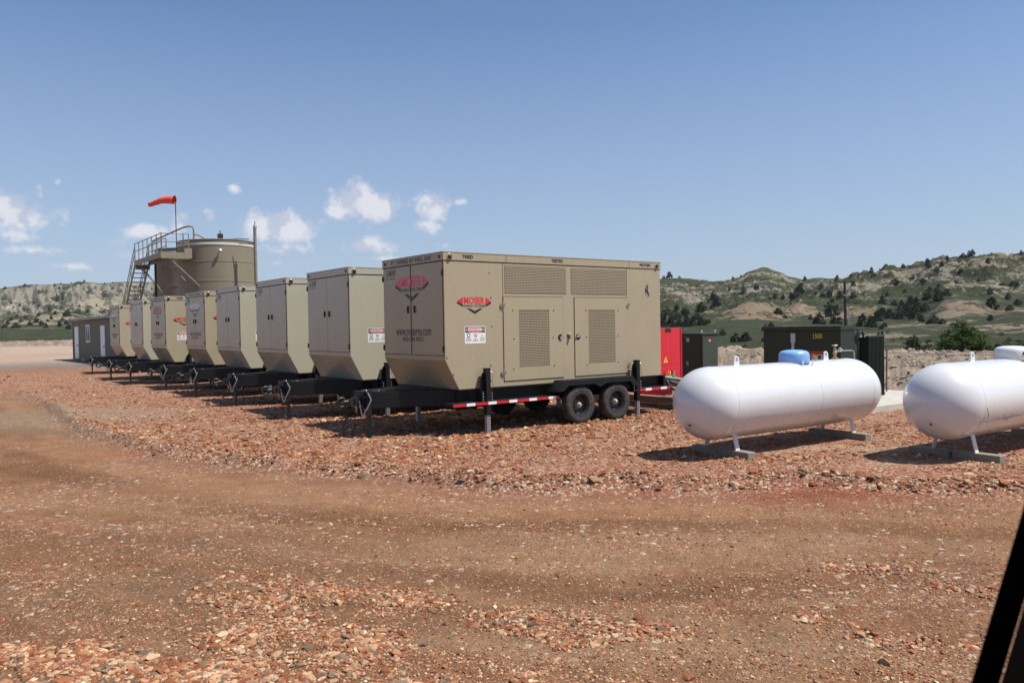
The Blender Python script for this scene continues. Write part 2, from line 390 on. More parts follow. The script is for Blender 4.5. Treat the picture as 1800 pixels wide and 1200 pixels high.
lay(road*ss(.05, .55, n_b)*.6, (.30, .185, .12))
lay(road*ss(.3, .65, fbm(x*1.1+31, y*2.8, 4)+.12)*.5, (.38, .27, .19))
lay(road*ss(.05, .5, -n_c)*.4, (.165, .088, .054))
sdw = (dw+fbm(x*.35, y*.35, 3)*.22)
str1 = perlin(sdw*1.5+3, x*.06); str2 = perlin(sdw*3.6+11, x*.10+y*.05)
lay(road*ss(.05, .4, str1)*.55, (.30, .175, .108)); lay(road*ss(.05, .4, -str1)*.55, (.165, .084, .044)); lay(road*ss(.1, .45, str2)*.35, (.31, .19, .122)); lay(road*ss(.1, .45, -str2)*.3, (.17, .082, .046))
lay(road*np.exp(-((dw-.75)/.45)**2)*.5, (.32, .19, .125))
def band(L, wd_, col, k):
    P_ = poly_pts(L); q_ = dline(x, y, P_)+fbm(x*.8, y*.8, 4)*wd_*.7; lay(np.exp(-(np.clip(q_, 0, 99)/wd_)**2)*k, col)
def poly_pts(L): return np.array([[p.x, p.y] for p in (onz(*q) for q in L)])
band([(300,790),(600,800),(900,832),(1300,838),(1800,848),(2000,850)], .8, (.30, .092, .042), .7)
band([(-200,760),(0,775),(150,800),(350,848),(600,882),(900,896),(1300,900),(1800,922)], .38, (.34, .20, .125), .5)
band([(-200,800),(0,822),(250,862),(450,905),(700,925),(1000,930),(1400,925),(1800,945)], .30, (.15, .078, .038), .7)
band([(-200,860),(0,880),(300,905),(520,945),(800,960),(1100,965),(1500,955)], .22, (.33, .205, .13), .5)
band([(-100,930),(200,950),(500,985),(800,1015),(1100,1040),(1400,1040),(1750,1010)], .28, (.15, .085, .045), .7)
band([(500,1035),(800,1050),(1000,1075),(1300,1065),(1650,1045)], .16, (.34, .23, .15), .5)
band([(-100,1000),(150,1035),(400,1080),(600,1090)], .2, (.17, .10, .058), .5); band([(700,1120),(1000,1150),(1400,1140),(1700,1180)], .16, (.34, .24, .16), .55)
band([(700,985),(900,1000),(1100,995)], .16, (.34, .235, .155), .5)
def pb(px, py, rx, ry, col, k=1, ang=0):
    p = onz(px, py); lay(blob(p.x, p.y, rx, ry, ang)*k, col)
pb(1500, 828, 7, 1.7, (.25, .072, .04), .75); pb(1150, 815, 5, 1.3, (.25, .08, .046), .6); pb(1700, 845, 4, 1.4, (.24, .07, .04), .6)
pb(60, 735, 4.5, 2.8, (.26, .205, .155), .85); pb(250, 765, 5, .6, (.19, .145, .105), .6, -.4)
pb(60, 641, 17, 10, (.165, .165, .165), .95); pb(700, 790, 5, 1.0, (.28, .11, .065), .5)
pb(1100, 960, 3.5, .8, (.31, .21, .145), .55); pb(1480, 790, 2.2, .5, (.36, .33, .26), .7); pb(1700, 812, 2.0, .5, (.36, .33, .26), .6)
pb(120, 1050, 1.5, .8, (.2, .135, .09), .6); pb(1300, 1130, 1.8, .5, (.28, .2, .14), .6)
pb(330, 870, 5, .8, (.33, .195, .125), .5); pb(300, 960, 4, .7, (.2, .118, .073), .5)
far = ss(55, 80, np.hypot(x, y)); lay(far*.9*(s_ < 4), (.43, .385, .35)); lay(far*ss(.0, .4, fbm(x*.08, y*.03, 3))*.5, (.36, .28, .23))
bk = ss(-.6, 1.2, s_); lay(bk, (.26, .235, .205)); lay(bk*ss(0, .35, fbm(x*.9, y*.9, 5))*.7, (.14, .122, .10)); lay(bk*ss(.05, .4, fbm(x*1.7+8, y*1.7, 4))*.6, (.40, .36, .31)); lay(bk*ss(.0, .35, np.sin(s_*2.6+fbm(x*.5, y*.5, 4)*4)*.5)*.4, (.135, .118, .095))
lay(ss(3.5, 7, s_)*ss(.15,.4,fbm(x*1.2, y*1.2+9, 3))*.6, (.13,.135,.085))
bigr = np.hypot(x, y)
greyz_ = np.clip(np.exp(-(((x+31)/16)**2+((y-52)/10)**2)**2)+.8*np.exp(-(((x+12.5)/4)**2+((y-20)/2.5)**2)**2), 0, 1)
grav = (1-.9*greyz_)*(1-.8*ss(50, 75, np.hypot(x, y)))*np.clip((1-road)*.85+np.exp(-(dw/.4)**2)+fbm(x*.45+2, y*.9, 3)*.5+.12, 0, 1)*(1-bk)
# hills
zx = np.gradient(z, axis=0)/np.maximum(np.gradient(bigr, axis=0), 1e-6)
zt = np.gradient(z, axis=1)/np.maximum(np.gradient(x, axis=1), 1e-6)
slope = np.hypot(zx, zt)
hills = ss(13, 22, s_)
strata = perlin(z*.85+fbm(x*.01, y*.01, 2)*1.5, x*.006)
cn = fbm(x*.06, y*.06, 5, .6)
gl_ = np.abs(fbm(px_*y/F*.9*.055, y*.018+4, 4, .55))
rel = e_/np.maximum(ec(CREST_L, px_), 1)
strL = perlin(z*1.1+fbm(x*.012, y*.012, 3)*3, x*.004)
bL = ss(.30, .5, rel+fbm(px_*.02, y*.012, 3)*.25)*(.60+1.1*cn)-.55*(1-ss(.02, .12, gl_))*wl_+ss(.25, .6, slope)*.35-ss(.1, .35, -fbm(px_*.05, y*.02, 3))*.5
bL = bL+.16*ss(.4, .55, rel)-ss(.955, .99, rel)*.6
bR = ss(.22, .5, slope)*.25+ss(.05, .3, strata)*.42*ss(10, 40, e_)+cn*.6-.12
HSOIL = np.zeros(x.shape+(3,)); HSOIL[:] = (.40, .365, .29)
def hsoil(mask, col):
    global HSOIL
    HSOIL = HSOIL*(1-mask[..., None])+np.array(col)*mask[..., None]
hsoil(wl_*ss(0, .4, strL)*.5, (.46, .42, .33)); hsoil(wl_*ss(0, .4, -strL)*.45, (.24, .22, .18))
hsoil(wl_*ss(0, .35, fbm(x*.02, y*.02, 4))*.7, (.47, .43, .31)); hsoil(wl_*ss(.1, .4, -fbm(x*.025+8, y*.02, 4))*.7, (.29, .275, .245))
hsoil(ss(0, .4, strata)*.4, (.50, .47, .40)); hsoil(ss(.1, .5, -strata)*.35, (.28, .25, .21))
def hit(px, py, y0=26, y1=700):
    for k in range(40):
        d = ray(px, py); t = np.concatenate([np.arange(y0, 150, .5), np.arange(150, y1, 1.0)])/d.y
        X_ = d.x*t; Y_ = d.y*t; Z_ = H+d.z*t; hh = height(X_, Y_); idx = np.nonzero(Z_ < hh)[0]
        if len(idx): i = idx[0]; return Vector((X_[i], Y_[i], hh[i]))
        py += .8
    return None
bare = bL*wl_+bR*(1-wl_)
def patch(px, py, rx, ry, col, k=1.0, soft=1.0):       # bare scar on the hillside: centre found on the ground, extents in metres
    global bare
    p = hit(px, py); 
    if p is None: return
    d = np.sqrt(((x-p.x)/rx)**2+((y-p.y)/ry)**2)+fbm(x*.13, y*.13, 5, .62)*soft+fbm(x*.4+3, y*.4, 4, .6)*.55
    m = 1-ss(.6, 1.1, d); bare = np.maximum(bare, m*k*.66); hsoil(m, col)
PK = (.46, .315, .205); CR = (.46, .41, .30)
for q in [(1318,545,6.5,16,PK),(1345,548,4.5,14,PK),(1300,556,4,10,PK),(1418,545,5,14,PK),(1436,552,4.5,14,(.47,.35,.26)),(1500,550,6,12,PK),(1530,545,4.5,10,PK),(1252,548,5,6,PK),(1700,540,5,8,PK),(1680,548,6,6,(.42,.31,.22)),
          (1560,590,4.5,7,(.47,.38,.28)),(1635,570,9,4,(.42,.33,.24)),(1200,515,9,28,CR),(1222,522,8,14,CR),(1341,480,14,14,CR),(1370,482,12,12,CR),(1318,482,9,12,CR),(1760,450,5,14,PK),(1790,545,4,10,PK),(1785,580,5,8,(.46,.37,.27)),(1700,462,22,12,(.42,.36,.27)),
          (1530,500,14,8,CR),(1600,480,14,8,(.4,.34,.26)),(1740,505,16,6,CR),(42,552,8,8,(.45,.27,.19)),(100,556,11,8,(.46,.38,.26)),(60,567,16,6,(.44,.34,.25)),(50,540,9,6,(.52,.48,.40)),(5,545,7,6,(.52,.48,.40)),(160,525,14,20,(.52,.47,.33))]:
    patch(*q)
bare = np.clip(bare, 0, .85)
faces_i = np.arange((NR-1)*NA).reshape(NR-1, NA)[:, :-1]
quad = np.stack([faces_i, faces_i+1, faces_i+1+NA, faces_i+NA], -1).reshape(-1, 4)
sface = s_[:-1, :-1].reshape(-1)
def np_mesh(name, V, Q, mat, attrs, smooth=True):
    used = np.unique(Q); rm = np.zeros(len(V), np.int64); rm[used] = np.arange(len(used)); V = V[used]; Q = rm[Q]
    me = bpy.data.meshes.new(name); me.vertices.add(len(V)); me.vertices.foreach_set('co', V.astype(np.float32).ravel())
    k = Q.shape[1]; me.loops.add(Q.size); me.loops.foreach_set('vertex_index', Q.astype(np.int32).ravel())
    me.polygons.add(len(Q)); me.polygons.foreach_set('loop_start', np.arange(0, Q.size, k, dtype=np.int32))
    me.polygons.foreach_set('loop_total', np.full(len(Q), k, np.int32))
    me.polygons.foreach_set('use_smooth', np.full(len(Q), smooth, bool))
    for nm, a in attrs.items():
        a = a.reshape(len(rm), -1)[used]
        if a.shape[1] == 3:
            at = me.attributes.new(nm, 'FLOAT_COLOR', 'POINT'); at.data.foreach_set('color', np.concatenate([a, np.ones((len(a), 1))], 1).astype(np.float32).ravel())
        else:
            at = me.attributes.new(nm, 'FLOAT', 'POINT'); at.data.foreach_set('value', a.astype(np.float32).ravel())
    me.update(calc_edges=True); me.validate(); me.materials.append(mat); return me

# ground material
def ground_mat():
    m = bpy.data.materials.new('red_scoria_ground'); m.use_nodes = True; n = NG(m.node_tree); b = m.node_tree.nodes['Principled BSDF']
    b.inputs['Roughness'].default_value = .95; b.inputs['Specular IOR Level'].default_value = .15
    t = n.n('ShaderNodeTexCoord').outputs['Object']
    at = n.n('ShaderNodeAttribute'); at.attribute_name = 'tint'; ag = n.n('ShaderNodeAttribute'); ag.attribute_name = 'grav'
    def vor(scale, rnd=1):
        v = n.n('ShaderNodeTexVoronoi'); v.inputs['Scale'].default_value = scale; n.l(t, v.inputs['Vector']); v.inputs['Randomness'].default_value = rnd; return v
    v1 = vor(24); v2 = vor(75); v3 = vor(9)
    def pal(v):
        sp = n.n('ShaderNodeSeparateColor'); n.l(v.outputs['Color'], sp.inputs[0])
        r = n.n('ShaderNodeValToRGB'); n.l(sp.outputs[0], r.inputs[0]); r.color_ramp.interpolation = 'CONSTANT'
        el = r.color_ramp.elements; el[0].position = 0; el[0].color = (.18,.068,.04,1); el[1].position = .22; el[1].color = (.28,.135,.082,1)
        for p_, c_ in ((.42,(.35,.215,.14,1)),(.60,(.21,.10,.062,1)),(.74,(.42,.31,.22,1)),(.86,(.14,.11,.09,1)),(.93,(.50,.42,.31,1))):
            q = el.new(p_); q.color = c_
        return r.outputs[0], sp.outputs[1]
    p1, k1 = pal(v1); p2, k2 = pal(v2)
    nz = n.noise(t, 3.1, 8, .68); nf = n.noise(t, 55, 8, .8)
    fine = n.mix(1.0, at.outputs['Color'], _gray(n, n.rng(nf, .32, .68, .5, 1.5)), 'MULTIPLY')
    fine = n.mix(1.0, fine, _gray(n, n.rng(nz, .3, .7, .8, 1.2)), 'MULTIPLY')
    g2 = n.m('MULTIPLY', n.rng(n.m('ADD', k2, n.m('MULTIPLY', ag.outputs['Fac'], .50)), .86, .94), .65)
    c = n.mix(g2, fine, p2)
    g1 = n.m('MULTIPLY', n.rng(n.m('ADD', k1, n.m('MULTIPLY', ag.outputs['Fac'], .75)), .98, 1.03), .8)
    c = n.mix(g1, c, p1)
    n.l(c, b.inputs['Base Color'])
    h = n.m('ADD', n.m('MULTIPLY', n.m('MULTIPLY', n.m('SUBTRACT', .5, v1.outputs['Distance']), g1), 1.3), n.m('MULTIPLY', n.m('MULTIPLY', n.m('SUBTRACT', .5, v2.outputs['Distance']), g2), .55))
    h = n.m('ADD', h, n.m('MULTIPLY', nf, .35)); h = n.m('ADD', h, n.m('MULTIPLY', nz, .8))
    bp = n.n('ShaderNodeBump'); bp.inputs['Strength'].default_value = .75; bp.inputs['Distance'].default_value = .03
    n.l(h, bp.inputs['Height']); n.l(bp.outputs[0], b.inputs['Normal'])
    return m
def hill_mat():
    m = bpy.data.materials.new('badland_hillside'); m.use_nodes = True; n = NG(m.node_tree); b = m.node_tree.nodes['Principled BSDF']
    b.inputs['Roughness'].default_value = 1; b.inputs['Specular IOR Level'].default_value = .1
    t = n.n('ShaderNodeTexCoord').outputs['Object']
    so = n.n('ShaderNodeAttribute'); so.attribute_name = 'soil'; ba = n.n('ShaderNodeAttribute'); ba.attribute_name = 'bare'
    n1 = n.noise(t, .12, 8, .7); n2 = n.noise(t, .9, 6, .7); n3 = n.noise(n.mapv(t, (.05, .05, 1.1)), 1.0, 6, .65)
    gr = n.mix(n.rng(n1, .35, .65), (.033, .042, .019), (.060, .068, .032))
    gr = n.mix(n.rng(n2, .42, .70), gr, (.036, .039, .024)); gr = n.mix(n.rng(n3, .56, .70, 0, .5), gr, (.15, .135, .092))
    f = n.m('ADD', ba.outputs['Fac'], n.m('ADD', n.m('MULTIPLY', n.m('SUBTRACT', n1, .5), 1.9), n.m('ADD', n.m('MULTIPLY', n.m('SUBTRACT', n2, .5), 2.4), n.m('MULTIPLY', n.m('SUBTRACT', n3, .5), 1.1))))
    f = n.rng(f, .34, .66, 0, .95, True)
    soil = n.mix(1.0, so.outputs['Color'], _gray(n, n.rng(n2, .3, .7, .55, .98)), 'MULTIPLY')
    soil = n.mix(n.rng(n3, .42, .6, 0, .6), soil, (.19, .16, .12))
    n.l(n.mix(f, gr, soil), b.inputs['Base Color'])
    bp = n.n('ShaderNodeBump'); bp.inputs['Strength'].default_value = .9; bp.inputs['Distance'].default_value = .9
    n.l(n.m('ADD', n2, n.m('MULTIPLY', n1, 2)), bp.inputs['Height']); n.l(bp.outputs[0], b.inputs['Normal'])
    return m
V = np.stack([x, y, z], -1).reshape(-1, 3)
near = sface < 15.0
GM = ground_mat(); HM = hill_mat()
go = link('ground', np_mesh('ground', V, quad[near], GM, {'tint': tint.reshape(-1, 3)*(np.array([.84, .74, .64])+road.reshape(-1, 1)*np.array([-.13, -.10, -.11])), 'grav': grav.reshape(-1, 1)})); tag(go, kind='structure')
ho = link('hills', np_mesh('hills', V, quad[~near], HM, {'soil': HSOIL.reshape(-1, 3)*np.where(wl_.reshape(-1, 1) > .5, .78, .68), 'bare': bare.reshape(-1, 1)})); tag(ho, kind='structure')
# coarse rest of the plain, behind and beside the camera
az2 = np.radians(np.arange(46, 314.1, 4)); r2 = np.array([.02, 1.6, 4, 10, 25, 60, 120, 260, 500, 720, 900])
A2, R2 = np.meshgrid(az2, r2); x2 = np.sin(A2)*R2; y2 = np.cos(A2)*R2; z2 = np.full(x2.shape, G-.004)
V2 = np.stack([x2, y2, z2], -1).reshape(-1, 3); n2_ = len(az2); fi = np.arange((len(r2)-1)*n2_).reshape(len(r2)-1, n2_)[:, :-1]
Q2 = np.stack([fi, fi+1, fi+1+n2_, fi+n2_], -1).reshape(-1, 4)
az3 = np.radians(np.arange(-46, 46.1, 2)); r3 = np.array([.02, 1.6]); A3, R3 = np.meshgrid(az3, r3); x3 = np.sin(A3)*R3; y3 = np.cos(A3)*R3
V3 = np.stack([x3, y3, np.full(x3.shape, G-.02)], -1).reshape(-1, 3); n3_ = len(az3); fi = np.arange(n3_-1); Q3 = np.stack([fi, fi+1, fi+1+n3_, fi+n3_], -1)+len(V2)
VV = np.concatenate([V2, V3]); QQ = np.concatenate([Q2, Q3])
tag(link('ground_plain', np_mesh('ground_plain', VV, QQ[:, ::-1], GM, {'tint': np.tile([.32, .19, .125], (len(VV), 1)), 'grav': np.full((len(VV), 1), .2)})), kind='structure')

# ---------------------------------------------------------------- loose stones (nobody could count them)
rng = np.random.default_rng(11)
def poly_pts(L): return np.array([[p.x, p.y] for p in (onz(*q) for q in L)])
BANDS = [(poly_pts([(-60,1172),(120,1165),(330,1183),(430,1196)]), .22, 1.1, .028), (poly_pts([(-80,1230),(200,1230),(600,1235),(1000,1240)]), .30, 1.0, .028),
         (poly_pts([(560,1030),(640,1060),(769,1069),(900,1090),(1012,1106),(1162,1117)]), .20, .8, .022), (poly_pts([(420,1040),(520,1080),(600,1130),(640,1170)]), .34, .75, .022),
         (poly_pts([(480,1075),(430,1150),(560,1190)]), .28, .7, .022), (poly_pts([(1500,1000),(1600,1012),(1720,1035)]), .2, .5, .026),
         (poly_pts([(1420,1085),(1560,1120),(1700,1135)]), .13, .6, .026), (poly_pts([(560,925),(760,915),(1000,935),(1250,960)]), .3, .25, .022),
         (poly_pts([(60,1030),(140,1000)]), .3, .25, .028)]
def stones(N, seed):
    rg = np.random.default_rng(seed)
    pxs = rg.uniform(-260, 2060, N); pys = 604+596*rg.uniform(0, 1, N)**.85*1.07
    d = np.array(fw)[None]+np.array(RR)[None]*((pxs-900)/F)[:, None]-np.array(UU)[None]*((pys-600)/F)[:, None]
    t = (G-H)/d[:, 2]; ok = (t > 0)
    X = d[:, 0]*t; Y = d[:, 1]*t; ok &= (np.hypot(X, Y) < 62) & (Y > 1)
    X = X[ok]; Y = Y[ok]
    u, w = uw(X, Y); s = np.maximum(u-13.2, w-147); r = np.hypot(X, Y)
    behind = Y > wr_y(X)+.1; dwr = dline(X, Y, WRP)
    patchy = fbm(X*.5, Y*.9, 3); pn = fbm(X*.25+50, Y*.3, 2)
    den = np.where(behind, (.27+.95*patchy)*(.35+.65*ss(.2, 4.0, dwr)), .10+.10*(patchy > .15)+.12*(fbm((dwr+.0)*1.6, X*.12, 2) > .12)); size = np.where(behind, .0095+.005*np.clip(pn+.5, 0, 1), .0050)
    size = np.where(behind & (r > 9), size*1.12, size)
    m = dwr < .34; den = np.where(m, np.maximum(den, .62*np.exp(-(dwr/.26)**2)), den); size = np.where(m, .014, size)
    # coarse light rubble round the trailers and tanks
    zone = np.exp(-(np.clip(-w-1.0, 0, 99)/1.5)**2)*(u > -7)*(u < 12); den = np.where(behind, den+.35*zone, den); size = np.where(behind, size+.0065*zone, size)
    for P, wd_, dd, sz in BANDS:
        q = dline(X, Y, P)+fbm(X*1.7, Y*1.7, 4)*wd_*1.3; k = np.exp(-np.clip(q/wd_, 0, 9)**2)*dd*np.clip(.8+1.4*fbm(X*2+7, Y*2, 3), .15, 1.1); mm = k > den; den = np.where(mm, k, den); size = np.where(mm, sz*.52*(.6+.4*k), size)
    bk_ = ss(-.5, .8, s); den = den*(1-bk_)+bk_*(.42+.9*fbm(X*.9, Y*.9, 3))*(s < 7.5)*(r < 45); size = np.where(bk_ > .5, .030, size)
    greyz = np.clip(np.exp(-(((X+31)/16)**2+((Y-52)/10)**2)**2)+.8*np.exp(-(((X+12.5)/4)**2+((Y-20)/2.5)**2)**2), 0, 1); den = den*(1-.93*greyz)
    keep = rg.uniform(0, 1, len(X)) < den
    X = X[keep]; Y = Y[keep]; size = size[keep]; n = len(X)
    sz = size*np.exp(rg.normal(0, .45, n)); sz = np.where(rg.uniform(0,1,n) < .012, sz*2.0, sz); sz = np.clip(sz, .0035, np.where(r[keep] < 9, .038, .075))
    Z = height(X, Y)
    return X, Y, Z, sz, behind[keep], greyz[keep]
phi = (1+5**.5)/2
ICO = np.array([(-1,phi,0),(1,phi,0),(-1,-phi,0),(1,-phi,0),(0,-1,phi),(0,1,phi),(0,-1,-phi),(0,1,-phi),(phi,0,-1),(phi,0,1),(-phi,0,-1),(-phi,0,1)])/1.9
ICF = np.array([(0,11,5),(0,5,1),(0,1,7),(0,7,10),(0,10,11),(1,5,9),(5,11,4),(11,10,2),(10,7,6),(7,1,8),(3,9,4),(3,4,2),(3,2,6),(3,6,8),(3,8,9),(4,9,5),(2,4,11),(6,2,10),(8,6,7),(9,8,1)])
X, Y, Z, SZ, BH, GZ = stones(520000, 5)
n = len(X)
shapes = []
for k in range(24):
    q = ICO+rng.normal(0, .20, ICO.shape); q[:, 2] *= rng.uniform(.38, .7); q[:, 0] *= rng.uniform(.9, 1.4)
    if k % 3 == 0: q = np.sign(q)*np.abs(q)**.7
    shapes.append(q)
shapes = np.array(shapes); idx = rng.integers(0, 24, n); S = shapes[idx]
ang = rng.uniform(0, 2*np.pi, n); ca, sa = np.cos(ang), np.sin(ang)
tl = rng.normal(0, .3, n); ct, st_ = np.cos(tl), np.sin(tl)
P = S.copy(); y_ = P[:, :, 1]*ct[:, None]-P[:, :, 2]*st_[:, None]; z_ = P[:, :, 1]*st_[:, None]+P[:, :, 2]*ct[:, None]; P[:, :, 1] = y_; P[:, :, 2] = z_
x_ = P[:, :, 0]*ca[:, None]-P[:, :, 1]*sa[:, None]; y_ = P[:, :, 0]*sa[:, None]+P[:, :, 1]*ca[:, None]
SV = np.stack([x_*SZ[:, None]+X[:, None], y_*SZ[:, None]+Y[:, None], P[:, :, 2]*SZ[:, None]+(Z+SZ*.08)[:, None]], -1).reshape(-1, 3)
SF = (ICF[None]+(np.arange(n)*12)[:, None, None]).reshape(-1, 3)
PAL = np.array([(.28,.115,.058),(.34,.185,.108),(.40,.255,.16),(.45,.33,.22),(.185,.065,.034),(.24,.09,.046),(.54,.44,.31),(.13,.095,.072),(.20,.15,.11)])
pr = np.array([.25,.20,.14,.07,.09,.17,.02,.03,.03]); pr /= pr.sum()
pr2 = np.array([.17,.18,.16,.12,.07,.12,.045,.06,.075]); pr2 /= pr2.sum()
ci = np.where(BH, rng.choice(9, n, p=pr), rng.choice(9, n, p=pr2)); CC = PAL[ci]*rng.uniform(.75, 1.12, (n, 1))*np.array([.98, .90, .80])
uu_, ww_ = uw(X, Y); BK = ss(-.5, .8, np.maximum(uu_-13.2, ww_-147))[:, None]; CC = CC*(1-BK)+BK*np.array([.33,.295,.235])*rng.uniform(.6, 1.3, (n, 1))
CC = CC*(1-GZ[:, None]*.6)+np.array([.3,.27,.22])*GZ[:, None]*.6
def stone_mat():
    m = bpy.data.materials.new('scoria_stone'); m.use_nodes = True; q = NG(m.node_tree); b = m.node_tree.nodes['Principled BSDF']
    b.inputs['Roughness'].default_value = .9; b.inputs['Specular IOR Level'].default_value = .25
    a = q.n('ShaderNodeAttribute'); a.attribute_name = 'tint'; t = q.n('ShaderNodeTexCoord').outputs['Object']
    q.l(q.mix(1.0, a.outputs['Color'], _gray(q, q.rng(q.noise(t, 60, 4, .7), .3, .7, .75, 1.22)), 'MULTIPLY'), b.inputs['Base Color']); return m
so = link('gravel', np_mesh('gravel', SV, SF, stone_mat(), {'tint': np.repeat(CC, 12, 0)}, False))
tag(so, 'loose red, tan and grey scoria stones strewn over the dirt pad and road', 'gravel', kind='stuff')
print('stones', n)

# ---------------------------------------------------------------- decals
_tc = {}
def text_poly(txt, bold=.0):
    key = (txt, bold)
    if key in _tc: return _tc[key]
    cu = bpy.data.curves.new('t', 'FONT'); cu.body = txt; cu.size = 1; cu.offset = bold; cu.resolution_u = 3
    o = bpy.data.objects.new('t', cu); COL.objects.link(o); bpy.context.view_layer.update()
    me = bpy.data.meshes.new_from_object(o.evaluated_get(bpy.context.evaluated_depsgraph_get()))
    vs = np.array([v.co[:2] for v in me.vertices]); fs = [tuple(p.vertices) for p in me.polygons]
    bpy.data.objects.remove(o); bpy.data.curves.remove(cu); bpy.data.meshes.remove(me)
    _tc[key] = (vs, fs); return vs, fs
class Decal:
    def __init__(s, org, xd, yd, nrm): s.o = Vector(org); s.x = Vector(xd); s.y = Vector(yd); s.n = Vector(nrm); s.mb = MB()
    def P(s, a, b, k): return s.o+s.x*a+s.y*b+s.n*k
    def poly(s, pts, m=0, k=.001):
        ar = sum(pts[i][0]*pts[(i+1) % len(pts)][1]-pts[(i+1) % len(pts)][0]*pts[i][1] for i in range(len(pts)))
        if ar < 0: pts = pts[::-1]
        s.mb.add([s.P(a, b, k) for a, b in pts], [tuple(range(len(pts)))], m); return s
    def rect(s, x0, y0, x1, y1, m=0, k=.001): return s.poly([(x0,y0),(x1,y0),(x1,y1),(x0,y1)], m, k)
    def disc(s, cx, cy, rx, ry, m=0, k=.001, n=24): return s.poly([(cx+rx*math.cos(2*math.pi*i/n), cy+ry*math.sin(2*math.pi*i/n)) for i in range(n)], m, k)
    def ring(s, cx, cy, rx, ry, t, m=0, k=.001, n=24):
        o = [(cx+rx*math.cos(2*math.pi*i/n), cy+ry*math.sin(2*math.pi*i/n)) for i in range(n)]; q = [(cx+(rx-t)*math.cos(2*math.pi*i/n), cy+(ry-t)*math.sin(2*math.pi*i/n)) for i in range(n)]
        s.mb.add([s.P(a, b, k) for a, b in o+q], [(i, (i+1) % n, n+(i+1) % n, n+i) for i in range(n)], m); return s
    def text(s, t, x0, y0, x1, y1, m=0, k=.001, bold=.02):
        vs, fs = text_poly(t, bold); mn = vs.min(0); mx = vs.max(0); q = (vs-mn)/(mx-mn)
        s.mb.add([s.P(x0+a*(x1-x0), y0+b*(y1-y0), k) for a, b in q], fs, m); return s
    def obj(s, name, mats, parent): return obj(name, s.mb, mats, parent)
def logo(d, x0, x1, ytop, ybot, mats_red=0, blk=1, txt=0):
    W = x1-x0; Hh = ytop-ybot; X = lambda a: x0+a*W; Y = lambda b: ytop-b*Hh
    d.poly([(X(0),Y(.27)),(X(.17),Y(.02)),(X(.17),Y(.46))], mats_red); d.poly([(X(1),Y(.27)),(X(.83),Y(.02)),(X(.83),Y(.46))], mats_red)
    d.poly([(X(0),Y(.28)),(X(.17),Y(.47)),(X(.17),Y(.60)),(X(0),Y(.40))], blk); d.poly([(X(1),Y(.28)),(X(.83),Y(.47)),(X(.83),Y(.60)),(X(1),Y(.40))], blk)
    d.text('MOSER', X(.195), Y(.43), X(.805), Y(.02), txt, .0015, .035); d.text('ENERGY SYSTEMS', X(.19), Y(.60), X(.81), Y(.47), blk, .0015, .012)
    d.poly([(X(.27),Y(.68)),(X(.37),Y(.68)),(X(.51),Y(.83)),(X(.51),Y(1))], blk); d.poly([(X(.51),Y(1)),(X(.51),Y(.83)),(X(.65),Y(.68)),(X(.75),Y(.68))], blk)

# ---------------------------------------------------------------- generator trailers
L_, W_, T_ = 5.9, 2.385, 3.36
CACHE = {}
def cached(key, fn):
    if key not in CACHE: CACHE[key] = fn()
    return CACHE[key]
def part(name, key, fn, parent, smooth=0, bevel=0, paint=None):
    me = cached(key, fn); o = link(name, me, parent, None, 0, bevel)
    if smooth and not me.get('sm'): shade(me, smooth); me['sm'] = 1
    if paint is not None and me.materials[0] != paint:
        o.material_slots[0].link = 'OBJECT'; o.material_slots[0].material = paint
    return o
def m_body():
    mb = MB(); mb.prism([(0,T_-.004),(0,1.33),(.30,.76),(L_,.76),(L_,T_-.004)], (0,0,0), (1,0,0), (0,0,1), (0,W_,0)); return mb.mesh('body', TAN)
def m_header():
    mb = MB(); z0, z1 = 3.215, T_; t = .012
    mb.box((-t,-t,z0), (L_+t,-.001,z1)); mb.box((-t,W_+.001,z0), (L_+t,W_+t,z1)); mb.box((-t,-.001,z0), (-.001,W_+.001,z1)); mb.box((L_+.001,-.001,z0), (L_+t,W_+.001,z1))
    mb.box((-t-.006,-t-.006,T_-.0), (L_+t+.006,W_+t+.006,T_+.018)); return mb.mesh('header', TAN)
def m_headseam():
    mb = MB()
    for xx in (1.45, 4.88): mb.box((xx,-.0145,3.217), (xx+.010,-.0135,T_-.002))
    mb.box((.0,-.004,3.198), (L_,-.0008,3.214)); mb.box((-.004,0,3.198), (-.0008,W_,3.214)); return mb.mesh('header_seam', SEAM)
def m_door(y0, y1):
    mb = MB(); mb.box((-.014,y0,1.425), (-.0045,y1,3.19)); return mb.mesh('door', TAN)
def m_dseam(y0, y1):
    mb = MB(); mb.box((-.0040,y0-.011,1.412), (-.0008,y1+.011,3.197)); return mb.mesh('seam', SEAM)
def m_handle():
    mb = MB(); mb.box((-.028,-.03,-.085), (-.0145,.03,.085)); mb.box((-.045,-.012,-.07), (-.028,.012,.045)); mb.lathe([(.0,0),(.012,0),(.012,.02),(0,.02)], (-.028,0,.062), (-1,0,0), 10); return mb.mesh('handle', POST)
def m_hinge():
    mb = MB(); mb.tube([(0,0,-.06),(0,0,.06)], .014, 8); mb.box((-.008,-.03,-.05), (.004,.03,.05)); return mb.mesh('hinge', BLACK2)
def m_frame():
    mb = MB()
    for yy in (.10, W_-.22):
        mb.box((.35,yy,.43), (L_+.10,yy+.12,.455)); mb.box((.35,yy+.045,.455), (L_+.10,yy+.065,.735)); mb.box((.35,yy,.735), (L_+.10,yy+.12,.757))
    for k in range(9): xx = .4+k*.66; mb.box((xx,.165,.50), (xx+.07,W_-.165,.70))
    mb.box((L_+.10,.02,.46), (L_+.16,W_-.02,.74)); mb.box((L_-.1,.0,.752), (L_+.14,W_,.7585))
    mb.box((.30,.0,.7405), (L_-.12,W_,.7585)); return mb.mesh('chassis', BLACK)
